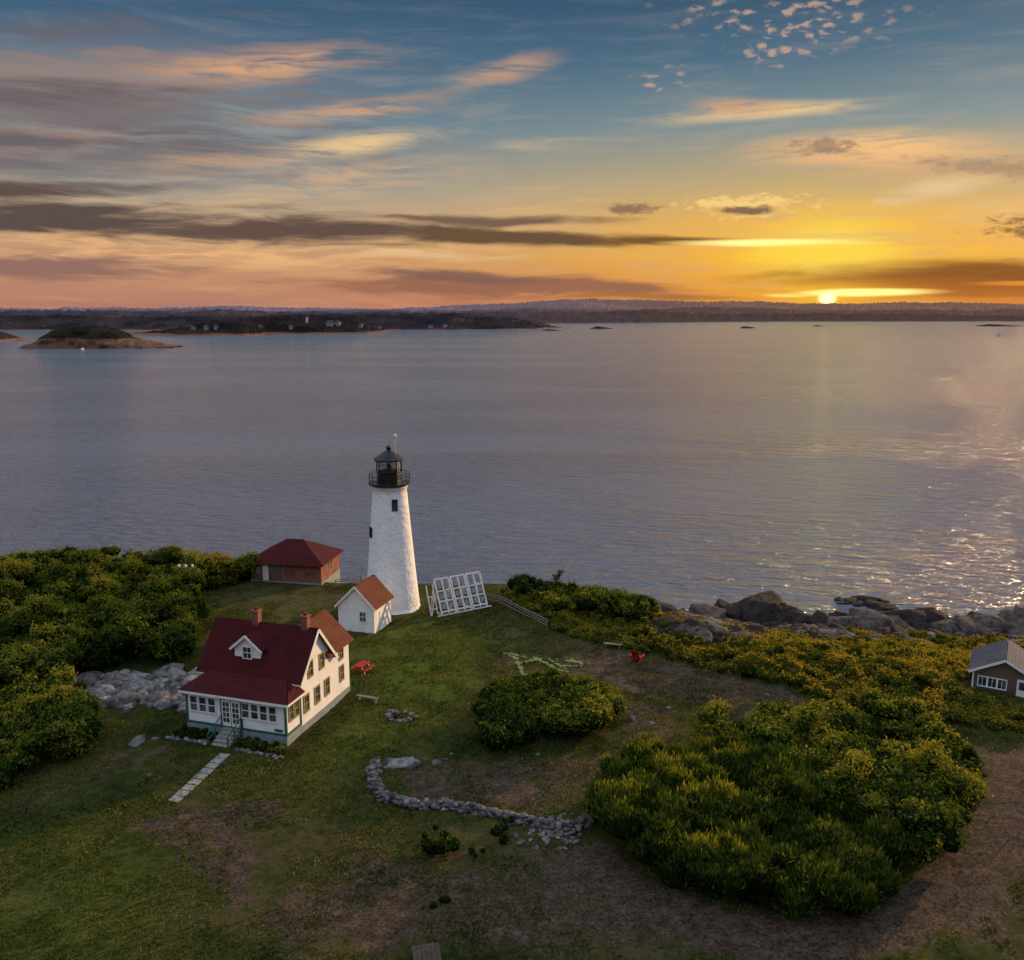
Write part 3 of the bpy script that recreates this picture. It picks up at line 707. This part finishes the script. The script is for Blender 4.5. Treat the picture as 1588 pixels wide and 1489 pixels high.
rb.out('stone_pile',['rock','lrock'])
rb=RB()
for (px,py,q) in [(628,1186,1.2),(606,1180,.5),(676,1184,.4),(690,1178,.2),(215,1150,.8),(240,1146,.4),(232,1202,.2),(980,1115,.5),(1010,1122,.35),(965,1098,.4),(948,1088,.3),(1100,1082,.25),(1035,1098,.25),(604,1103,.4),(835,1170,.25),(700,1170,.2),(520,1140,.2),(1190,1078,.3)]:
    x,y,z=gp(px,py); rb.add((x,y,z),(q*1.1,q*.8,q*.4),big=q>.7,mi=1 if q>1 else 0,tilt=.1)
rb.out('boulders',['rock','lrock'])
rb=RB(); c0=gp(622,1112)
for i in range(34):
    a=random.uniform(0,6.28); r=1.+random.gauss(0,.12); x=c0[0]+r*math.cos(a);y=c0[1]+r*.8*math.sin(a); rb.add((x,y,float(terrain(x,y))+.05),(.18,.15,.12),mi=random.choice([0,0,1]))
for i in range(10): x=c0[0]+random.gauss(0,.4);y=c0[1]+random.gauss(0,.3); rb.add((x,y,float(terrain(x,y))+.1),(.3,.2,.12),mi=2)
rb.out('fire_pit',['rock','lrock','drock'])
rb=RB()
for i in range(230):
    px=random.uniform(108,305); py=1046+ (1098-1046)*random.random()+ (220-px)*.05; x,y,z=gp(px,py); q=random.choice([.25,.35,.4,.5,.7,.9,1.25])*random.uniform(.7,1.1); rb.add((x,y,z+q*.1),(q*1.2,q*.8,q*.6),big=q>.6,mi=random.choice([0,0,1]))
rb.out('rock_outcrop',['rock','lrock'])
rb=RB()
for i in range(110):
    u=random.uniform(-.6,W+.6); 
    if abs(u-D0)<1.: continue
    v=-1.7+random.gauss(0,.1); x=org[0]+u*math.cos(HR)-v*math.sin(HR); y=org[1]+u*math.sin(HR)+v*math.cos(HR); q=random.uniform(.08,.18)
    rb.add((x,y,float(terrain(x,y))+.03),(q*1.3,q,q*.7),mi=random.choice([0,0,1]))
rb.out('garden_edging',['rock','lrock'])
rb=RB(); rg=random.Random(3)
def shore(px,py,q,mi,fl=.65,up=.2):
    x,y,z=gp(px,py); z=max(z,SEA-.3); rb.add((x,y,z+q*up),(q*1.3,q*.9,q*fl),big=True,mi=mi,tilt=.25)
for a in [(1070,972,2.9,0),(1095,966,3.8,0),(1060,966,2.2,0),(1140,963,3.4,1),(1175,961,5.,1),(1205,962,3.8,1),(1130,958,2.8,1),(1240,970,2.8,1),(1275,973,2.6,1),(1310,978,3.4,0),(1345,980,4.4,0),(1380,983,3.4,0),(1400,973,3.4,1),(1440,970,3.8,1),(1460,983,2.8,0),(1420,983,2.9,1),(1500,983,3.4,0),(1540,983,3.9,0),(1580,983,3.9,0),(1530,973,2.6,1),(1600,988,4.4,0),(1300,968,2.4,1)]: shore(*a)
for i in range(420):
    px=rg.uniform(1030,1640); py=rg.gauss(977+ (px-1050)*.035,8); shore(px,py,rg.uniform(.4,1.9),rg.choice([0,1,1,1,2]))
for (px,py,q) in [(1300,930,.9),(1320,932,1.3),(1345,930,1.8),(1365,932,1.2),(1330,938,1.),(1370,943,2.),(1355,938,1.4),(1380,940,1.),(1310,936,.8),(1255,962,1.),(1225,965,1.2)]:
    x,y,z=sea_at(px,py); rb.add((x,y,SEA),(q*1.6,q,q*.4),big=True,mi=1)
for i in range(160):
    x=rg.uniform(-70,28) ; y=float(shoreY(x))+rg.gauss(0,2.5); q=rg.uniform(.5,2.2); rb.add((x,y,float(terrain(x,y))+q*.2),(q*1.3,q,q*.7),mi=rg.choice([0,1]))
rb.out('shore_rocks',['brock','drock','rock'])
m=bpy.data.materials.new('sea_foam'); m.use_nodes=True; T=NT(m.node_tree); t=m.node_tree; bs=t.nodes['Principled BSDF']
bs.inputs['Base Color'].default_value=(.7,.72,.75,1); bs.inputs['Roughness'].default_value=.9
tc=T.n('ShaderNodeTexCoord').outputs['Object']; at=T.n('ShaderNodeAttribute',attribute_name='tint').outputs['Fac']
al=T.mr(T.m('ADD',T.m('MULTIPLY',at,.45),T.noise(tc,.9,7,.75,1.5)),.8,.96,0.,.75); T.put(bs.inputs['Alpha'],al)
fx=np.arange(-60,95,.8); fy=np.linspace(-3,14,14); V=np.zeros((14,len(fx),3)); tt=np.zeros((14,len(fx)))
for j,q in enumerate(fy):
    V[j,:,0]=fx; V[j,:,1]=shoreY(fx)+q; V[j,:,2]=SEA+.03; tt[j]=max(0,1-abs(q-2)/9)*(.3+.9*fbm(fx/6,fx*0+1,4))
idx=np.arange(V.shape[0]*V.shape[1]).reshape(V.shape[:2]); f=np.stack([idx[:-1,:-1].ravel(),idx[:-1,1:].ravel(),idx[1:,1:].ravel(),idx[1:,:-1].ravel()],1)
npmesh('sea_foam',V.reshape(-1,3),f,[m],tint=tt.ravel())
mb=MB(); M['strip']=simple('pale_clipped_plants',(.2,.24,.07),(.09,.12,.03),4,.9,.6,8)
def strip(pts,w=.35):
    Q=[gp(*p) for p in pts]
    for a,b in zip(Q[:-1],Q[1:]):
        k=12
        for i in range(k):
            if random.random()<.2: continue
            p=[a[j]+(b[j]-a[j])*i/k+random.uniform(-.1,.1) for j in range(2)];q=[a[j]+(b[j]-a[j])*(i+.9)/k+random.uniform(-.05,.05) for j in range(2)]
            mb.beam((p[0],p[1],float(terrain(*p))+.03),(q[0],q[1],float(terrain(*q))+.03),w*random.uniform(.4,1.5),'strip',.14)
strip([(782,1014),(800,1022),(812,1048)]);strip([(790,1014),(850,1030)],.25);strip([(800,1030),(845,1022)],.3);strip([(812,1048),(845,1046)],.3)
strip([(822,1018),(862,1038),(880,1044)]);strip([(850,1022),(880,1040)],.25);strip([(862,1024),(915,1030)]);strip([(870,1034),(905,1034)],.25);strip([(880,1022),(905,1032)],.3)
mb.out('garden_bed')
# ------------------------------------------------------------------ vegetation
def thick(name,pts,spc,r,h,t,dens,leaf,mat='leaf',blade=False,patch=6.,seed=3,asp=1.):
    poly=gpoly(pts) if not isinstance(pts,np.ndarray) else pts
    return foliage(name,make_lobes(grid_in(poly,spc),*r,*h,*t,patch=patch,seed=seed),dens,leaf,M[mat],blade,asp=asp)
leftpoly=np.vstack([gpoly([(320,925),(312,960),(300,1000),(292,1030),(230,1035),(120,1045),(105,1100),(60,1110),(0,1120)]),np.array([[-62,75],[-70,90],[-66,112],[-40,111],[-33,109],[-30.5,106]])])
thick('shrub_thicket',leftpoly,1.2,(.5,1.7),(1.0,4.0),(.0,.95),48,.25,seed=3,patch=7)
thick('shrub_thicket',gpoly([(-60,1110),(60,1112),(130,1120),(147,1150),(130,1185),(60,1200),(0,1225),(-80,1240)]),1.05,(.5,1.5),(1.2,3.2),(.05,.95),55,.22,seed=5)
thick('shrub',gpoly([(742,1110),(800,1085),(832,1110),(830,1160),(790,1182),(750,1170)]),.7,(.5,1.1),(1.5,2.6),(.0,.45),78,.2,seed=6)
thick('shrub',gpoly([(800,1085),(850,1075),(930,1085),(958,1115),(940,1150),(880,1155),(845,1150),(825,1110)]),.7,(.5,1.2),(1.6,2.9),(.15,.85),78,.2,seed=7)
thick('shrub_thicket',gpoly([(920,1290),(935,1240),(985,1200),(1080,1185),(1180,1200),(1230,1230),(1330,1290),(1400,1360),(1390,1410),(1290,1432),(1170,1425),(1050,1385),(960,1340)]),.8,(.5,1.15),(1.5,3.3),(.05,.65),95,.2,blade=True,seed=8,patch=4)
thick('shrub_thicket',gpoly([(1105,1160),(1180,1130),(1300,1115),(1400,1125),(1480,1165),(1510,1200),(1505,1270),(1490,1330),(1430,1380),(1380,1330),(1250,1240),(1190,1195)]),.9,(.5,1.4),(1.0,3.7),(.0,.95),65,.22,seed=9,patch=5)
thick('meadow_shrubs',gpoly([(775,922),(860,925),(930,940),(1030,965),(1150,982),(1350,990),(1640,1000),(1680,1130),(1588,1135),(1500,1128),(1420,1122),(1320,1098),(1200,1062),(1080,1035),(980,1012),(900,990),(855,975),(800,945)]),.85,(.35,.95),(.2,1.4),(.0,1.),42,.18,'meadow',patch=4.,seed=10)
thick('shrub_thicket',gpoly([(790,918),(860,925),(930,938),(1015,960),(1010,975),(900,965),(850,950),(800,930)]),1.,(.5,1.2),(1.,2.5),(.0,.7),56,.22,seed=11)
thick('shrub',gpoly([(655,1310),(700,1300),(712,1320),(695,1345),(665,1340)]),.6,(.25,.55),(.4,1.3),(.1,.4),45,.14,seed=12)
thick('shrub',gpoly([(752,1290),(795,1275),(800,1305),(765,1318)]),.75,(.2,.5),(.3,.9),(.1,.4),45,.13,seed=13)
thick('shrub',gpoly([(730,1325),(752,1318),(755,1338),(738,1342)]),.5,(.2,.4),(.3,.6),(.1,.4),50,.13,seed=14)
thick('shrub',gpoly([(660,1392),(705,1388),(712,1408),(675,1412)]),.7,(.2,.4),(.15,.35),(.0,.3),40,.12,seed=14)
def hloc(u,v): return (org[0]+u*math.cos(HR)-v*math.sin(HR), org[1]+u*math.sin(HR)+v*math.cos(HR))
thick('flower_bed',np.array([hloc(5.1,-.2),hloc(9,-.2),hloc(9,-1.5),hloc(5.1,-1.5)]),.5,(.25,.4),(.2,.6),(.3,.8),80,.14,seed=15)
thick('flower_bed',np.array([hloc(-.4,-.2),hloc(3,-.2),hloc(3,-1.5),hloc(-.4,-1.5)]),.5,(.25,.4),(.2,.5),(.1,.5),80,.14,seed=16)
def tree(name,px,py,h,cr,mat,t,n=9):
    x,y,z=gp(px,py); e=empty(name,(0,0,0)); mb=MB(); L=[]
    pts=[(x,y,z-.3)]; 
    for i in range(4): pts.append((x+random.uniform(-.1,.1)*(i+1),y+random.uniform(-.1,.1)*(i+1),z+h*.75*(i+1)/4))
    for i in range(4): mb.beam(pts[i],pts[i+1],.24-.045*i,'bark')
    for i in range(n):
        a=i*2.4; b=pts[1+i%4]; r=cr*random.uniform(.5,1)*(1-.12*(i%4)); q=(b[0]+r*math.cos(a),b[1]+r*math.sin(a),b[2]+random.uniform(.2,.8))
        mb.beam(b,q,.07,'bark'); L.append((q[0],q[1],q[2],random.uniform(.3,.6)*cr*.8,random.uniform(.3,.5)*cr*.7,random.uniform(*t)))
    L.append((*pts[-1][:2],z+h*.9,cr*.45,cr*.5,t[1]))
    mb.out('trunk',e); foliage('crown',np.array(L),48,.18,mat,core=.45,parent=e)
tree('small_tree',345,905,3.4,1.4,M['rusty'],(.3,1.))
for a in [(250,985,5.6,2.4,(.1,.6),14),(288,968,5.4,2.3,(.05,.4),14),(215,940,5.,2.2,(.1,.8),12),(120,925,5.,2.,(.1,.5),12),(862,925,2.9,.9,(.1,.4),8),(20,945,5.,2.4,(.3,.9),12),(160,975,5.2,2.3,(.3,.9),12),(60,1010,4.8,2.3,(.1,.6),12),(275,1000,5.,2.2,(.1,.5),12),(100,1150,4.,1.9,(.4,1.),12),(1110,1180,4.2,1.9,(.3,.8),12),(1330,1290,4.6,2.2,(.5,1.),12),(1440,1260,4.4,2.2,(.3,.9),12),(1250,1190,4.,2.,(.2,.7),12)]:
    tree('small_tree',a[0],a[1],a[2],a[3],M['leaf'],a[4],a[5])
N=260000; G=np.stack([rng.uniform(-45,60,N),rng.uniform(38,104,N)],1)
k=fbm(G[:,0]/3,G[:,1]/3,21); keep=(k>.42)
keep&=~(segdist(G,pathR)<2.0)|(rng.random(N)<.08)
G=G[keep]; keep=np.ones(len(G),bool)
lx=(G[:,0]-org[0])*math.cos(HR)+(G[:,1]-org[1])*math.sin(HR); ly=-(G[:,0]-org[0])*math.sin(HR)+(G[:,1]-org[1])*math.cos(HR)
keep&=~((lx>-.5)&(lx<W+.5)&(ly>-2)&(ly<11)); keep&=G[:,1]<edgeY(G[:,0]); G=G[keep]; N=len(G)
gz=terrain(G[:,0],G[:,1]); an=rng.uniform(0,6.28,N); hh=rng.uniform(.06,.2,N); ww=rng.uniform(.04,.1,N)
dxy=np.stack([np.cos(an)*ww,np.sin(an)*ww],1); ln=rng.normal(size=(N,2))*.06
V=np.stack([np.column_stack([G-dxy,gz-.02]),np.column_stack([G+dxy,gz-.02]),np.column_stack([G+ln,gz+hh])],1).reshape(-1,3)
npmesh('grass',V,np.arange(3*N).reshape(-1,3),[M['turf']],tint=np.repeat(np.clip(-.1+1.2*fbm(G[:,0]/2,G[:,1]/2,30)+rng.normal(size=N)*.18,0,1),3))
# ------------------------------------------------------------------ sky
SUN_AZ,SUN_EL=48.,10.
wd=bpy.data.worlds.new('World'); scene.world=wd; wd.use_nodes=True; T=NT(wd.node_tree); t=wd.node_tree
bg=t.nodes['Background']
gen=T.n('ShaderNodeTexCoord').outputs['Generated']
sx=T.n('ShaderNodeSeparateXYZ'); T.put(sx.inputs[0],gen)
az=T.m('MULTIPLY',T.m('ARCTAN2',sx.outputs[0],sx.outputs[1]),57.29578)
el=T.m('MULTIPLY',T.m('ARCSINE',sx.outputs[2]),57.29578)
EL=lambda y:azel(794,y)[1]
e90=T.m('DIVIDE',el,90.,clamp=True)
hiL=[(20/90,s(92,124,160)),(25/90,s(176,196,224)),(38/90,s(220,232,252,1.25)),(1,s(215,226,250,1.35))]  # upper sky, out of view, brightened as added fill for land and water
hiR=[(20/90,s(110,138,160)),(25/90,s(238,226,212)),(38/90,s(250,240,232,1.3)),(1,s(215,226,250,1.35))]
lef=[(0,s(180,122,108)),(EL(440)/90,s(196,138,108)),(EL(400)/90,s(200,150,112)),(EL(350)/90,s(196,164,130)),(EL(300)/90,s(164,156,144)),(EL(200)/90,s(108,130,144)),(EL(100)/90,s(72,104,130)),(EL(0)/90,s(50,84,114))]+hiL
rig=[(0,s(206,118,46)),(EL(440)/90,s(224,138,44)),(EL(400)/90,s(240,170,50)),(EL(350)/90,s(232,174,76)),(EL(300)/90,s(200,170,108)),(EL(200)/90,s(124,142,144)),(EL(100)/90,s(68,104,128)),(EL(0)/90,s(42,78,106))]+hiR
sunaz,sunel=azel(1283,463)
daz=T.m('ABSOLUTE',T.m('SUBTRACT',az,sunaz))
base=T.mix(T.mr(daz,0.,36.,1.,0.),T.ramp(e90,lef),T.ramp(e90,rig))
ns=T.n('ShaderNodeTexSky',sky_type='NISHITA'); ns.sun_disc=False; ns.sun_elevation=math.radians(SUN_EL); ns.sun_rotation=math.radians(SUN_AZ)
nsk=T.mix(1.,ns.outputs[0],(.07,.07,.07,1),'MULTIPLY')
base=T.mix(.1,base,nsk)
cb=T.n('ShaderNodeCombineXYZ'); T.put(cb.inputs[0],az);T.put(cb.inputs[1],el); co=cb.outputs[0]
wn=T.n('ShaderNodeTexNoise'); T.put(wn.inputs['Vector'],T.mapping(co,scale=(.07,.16,1))); wn.inputs['Scale'].default_value=1.; wn.inputs['Detail'].default_value=3
def vmath(op,a,b):
    nd=T.n('ShaderNodeVectorMath',operation=op); T.put(nd.inputs[0],a)
    if b is not None: T.put(nd.inputs[1],b)
    return nd
wc=vmath('SUBTRACT',wn.outputs['Color'],(.5,.5,.5)).outputs[0]
cw=vmath('ADD',co,vmath('MULTIPLY',wc,(6.,1.6,0)).outputs[0]).outputs[0]
nst=T.noise(T.mapping(cw,rot=(0,0,-.06),scale=(.14,1.2,1)),1.,6,.6,.3)
nwi=T.noise(T.mapping(cw,rot=(0,0,-.16),scale=(.18,1.6,1)),1.,6,.64,.5)
npu=T.noise(T.mapping(co,scale=(1.3,2.8,1)),1.,5,.6,.4)
def ell(x0,y0,x1,y1,wpx,vec):
    a=azel(x0,y0);b=azel(x1,y1); c=((a[0]+b[0])/2,(a[1]+b[1])/2); L=math.hypot(b[0]-a[0],b[1]-a[1])/2
    ro=math.atan2(b[1]-a[1],b[0]-a[0]); wd_=wpx/1400*57.3/2
    v=T.mapping(vec,loc=(c[0],c[1],0),rot=(0,0,ro),scale=(L,wd_,1),typ='TEXTURE')
    return vmath('LENGTH',v,None).outputs['Value']
def glow(col,ax,ey,ra,re,amount,p=2.):
    global base
    v=T.mapping(co,loc=(ax,ey,0),scale=(ra,re,1),typ='TEXTURE')
    d=vmath('LENGTH',v,None).outputs['Value']
    g=T.m('MULTIPLY',T.m('POWER',2.718,T.m('MULTIPLY',T.m('POWER',d,p),-1.)),amount)
    base=T.mix(T.m('MINIMUM',g,1.),base,col)
def cloud(x0,y0,x1,y1,wpx,col,op=1.,k=1.,n=None,soft=.8,warp=True):
    global base
    d=ell(x0,y0,x1,y1,wpx,cw if warp else co)
    q=T.m('ADD',d,T.m('MULTIPLY',T.m('SUBTRACT',n if n is not None else nst,.5),k*2))
    base=T.mix(T.mr(q,1.15,1.15-soft,0.,op),base,col)
def wisp(x0,y0,x1,y1,wpx,col,op=.9,n=None,lo=.38,hi_=.68):
    global base
    d=ell(x0,y0,x1,y1,wpx,cw)
    mk=T.m('MULTIPLY',T.mr(d,1.25,.1,0.,op),T.mr(n if n is not None else nwi,lo,hi_))
    base=T.mix(mk,base,col)
glow(s(255,188,58),sunaz+.5,sunel+2.2,10.,2.6,.8)
glow(s(255,224,92),sunaz,sunel+2.8,3.8,1.7,.9)
veil=T.m('MULTIPLY',T.mr(nst,.45,.72),T.mr(el,3.,24.,.45,.1))
base=T.mix(veil,base,T.ramp(T.m('DIVIDE',el,20.,clamp=True),[(0,s(218,162,112)),(.5,s(186,168,150)),(1,s(108,124,142))]))
G1=s(108,101,106);G2=s(124,113,112);P1=s(214,164,124);P2=s(230,196,144);DK=s(92,78,72)
# upper left: broad layered sheets with warm upper edges
cloud(-400,120,560,96,110,s(168,136,120),.75,1.3,soft=1.2); cloud(-500,185,560,150,120,G2,.88,1.2,soft=1.1)
cloud(-300,58,330,26,40,G1,.6,1.4,soft=1.1)
cloud(-400,240,640,225,120,G1,.75,1.3,soft=1.2); cloud(-400,150,300,140,36,s(100,92,96),.7,1.3,soft=.9); cloud(-400,225,420,205,30,s(100,92,96),.6,1.3,soft=.9)
wisp(200,105,600,88,50,P1,.95,None,.34,.62); wisp(-300,235,300,215,60,s(166,138,124),.7)
wisp(330,192,720,150,34,P1,.75,None,.34,.6); wisp(380,243,680,205,38,P2,1.,None,.32,.58); wisp(150,262,560,240,44,s(196,160,128),.8)
wisp(350,300,760,250,50,s(214,172,134),.9); wisp(680,140,870,85,34,P1,.7,None,.34,.62); wisp(760,222,1000,215,20,P2,.4)
wisp(700,330,1000,300,60,s(226,184,124),.6); wisp(100,318,700,300,50,s(218,178,130),.6)
# long dark bands
wisp(-300,370,800,396,60,s(236,182,124),.9,nst,.4,.6)
cloud(-200,288,210,298,30,DK,.95,1.1); cloud(-300,322,460,347,56,DK,1.,1.1); cloud(150,345,800,366,38,s(100,80,70),1.,1.1)
cloud(560,362,1050,372,26,s(108,82,60),1.,.9);cloud(880,370,1230,376,14,s(124,86,48),1.,.5,warp=False)
cloud(520,338,970,345,18,s(114,92,76),.95,.9); wisp(380,388,900,392,22,P2,.8,nst)
cloud(-250,414,310,418,38,s(140,104,98),.85,1.2); cloud(460,434,1060,449,38,s(152,104,82),.95,1.2); cloud(560,418,840,436,22,s(132,96,84),.92,1.1)
wisp(-100,384,300,384,26,s(230,180,128),.8,nst); cloud(-300,452,500,456,22,s(182,128,108),.55,1.1); cloud(820,458,1150,463,13,s(160,106,62),.75,.8)
cloud(940,326,1035,325,18,s(140,110,86),.9,1.,npu); cloud(1060,320,1260,322,30,s(255,214,130),.8,1.3,npu); cloud(1100,327,1225,328,13,s(126,98,80),.95,.7,npu)
# bank of cloud by the sun
cloud(1100,434,2100,430,56,s(136,82,38),.93,.55); cloud(1180,450,2100,462,40,s(176,104,42),.8,.6)
cloud(1030,377,1360,375,13,(1.4,1.05,.35,1),1.,.35,warp=False); cloud(1150,392,1390,388,36,s(255,214,70),.7,.8,warp=False)
glow(s(255,190,60),sunaz,sunel+.3,3.2,.75,.85)
cloud(1225,455,1470,452,13,(1.6,1.2,.35,1),1.,.35,warp=False); cloud(1180,458,1260,459,6,(1.2,.8,.2,1),.8,.3,warp=False)
cloud(1400,470,1800,466,12,s(225,140,60),.7,.6)
cloud(1440,350,1800,352,66,s(238,180,96),.8,1.7,npu); cloud(1510,350,1800,354,40,s(126,92,66),.9,1.3,npu)
cloud(1500,440,1800,438,9,s(232,150,60),.8,.6,warp=False)
# right upper clouds
cloud(1130,238,1760,262,70,s(212,170,124),.85,1.3,nst,1.); wisp(1130,240,1600,216,60,s(244,192,134),1.,None,.34,.56); cloud(1190,232,1330,230,24,s(146,120,104),.7,1.3,npu); cloud(1400,250,1700,262,30,s(156,130,110),.65,1.3,npu,1.)
wisp(1350,312,1560,270,34,P2,1.,None,.32,.54); cloud(1330,318,1400,315,14,P2,.6,1.2,npu)
wisp(1000,186,1370,154,26,P2,1.,None,.28,.52); wisp(1060,165,1210,165,26,P1,1.,None,.3,.54)
wisp(1420,330,1700,325,40,P2,.8)
# altocumulus patch
vo=T.n('ShaderNodeTexVoronoi'); T.put(vo.inputs['Vector'],T.mapping(vmath('ADD',co,vmath('MULTIPLY',wc,(2,2,0)).outputs[0]).outputs[0],rot=(0,0,.3),scale=(1.1,2.3,1))); vo.inputs['Scale'].default_value=1.
pf=T.m('ADD',T.m('MULTIPLY',vo.outputs['Distance'],.45),T.m('MULTIPLY',npu,.95))
for (x0,y0,x1,y1,w_) in ((1010,15,1440,10,110),(970,130,1070,118,46),(1130,70,1310,60,60)):
    dm=T.mr(ell(x0,y0,x1,y1,w_,cw),1.3,.3)
    mk=T.m('MULTIPLY',T.mr(T.m('SUBTRACT',pf,T.m('MULTIPLY',dm,.1)),.62,.4),dm)
    base=T.mix(T.m('MULTIPLY',mk,.8),base,s(196,162,142))
glow((2.6,1.9,.7,1),sunaz,sunel+.0,.4,.3,1.6,3.)
base=T.mix(T.mr(el,-.6,-1.5,0.,1.),base,s(90,95,110))
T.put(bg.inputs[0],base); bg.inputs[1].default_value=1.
wd.cycles.sampling_method='MANUAL'; wd.cycles.sample_map_resolution=512
# ------------------------------------------------------------------ sun + camera
ld=bpy.data.lights.new('sun','SUN'); ld.energy=5.; ld.angle=math.radians(.6); ld.color=(1,.62,.28)
lo=bpy.data.objects.new('sun',ld); scene.collection.objects.link(lo)
a,e=math.radians(SUN_AZ),math.radians(SUN_EL); dv=Vector((math.sin(a)*math.cos(e),math.cos(a)*math.cos(e),math.sin(e)))
lo.rotation_euler=dv.to_track_quat('Z','Y').to_euler(); lo.location=(60,100,60)
cd=bpy.data.cameras.new('camera'); cd.sensor_width=36; cd.lens=36*F/1588; cd.clip_end=90000; cd.clip_start=.5
co_=bpy.data.objects.new('camera',cd); scene.collection.objects.link(co_); co_.location=(0,0,CAMH); co_.rotation_euler=(math.pi/2-PITCH,0,0)
scene.camera=co_
scene.view_settings.view_transform='Standard'; scene.view_settings.look='None'; scene.view_settings.exposure=0
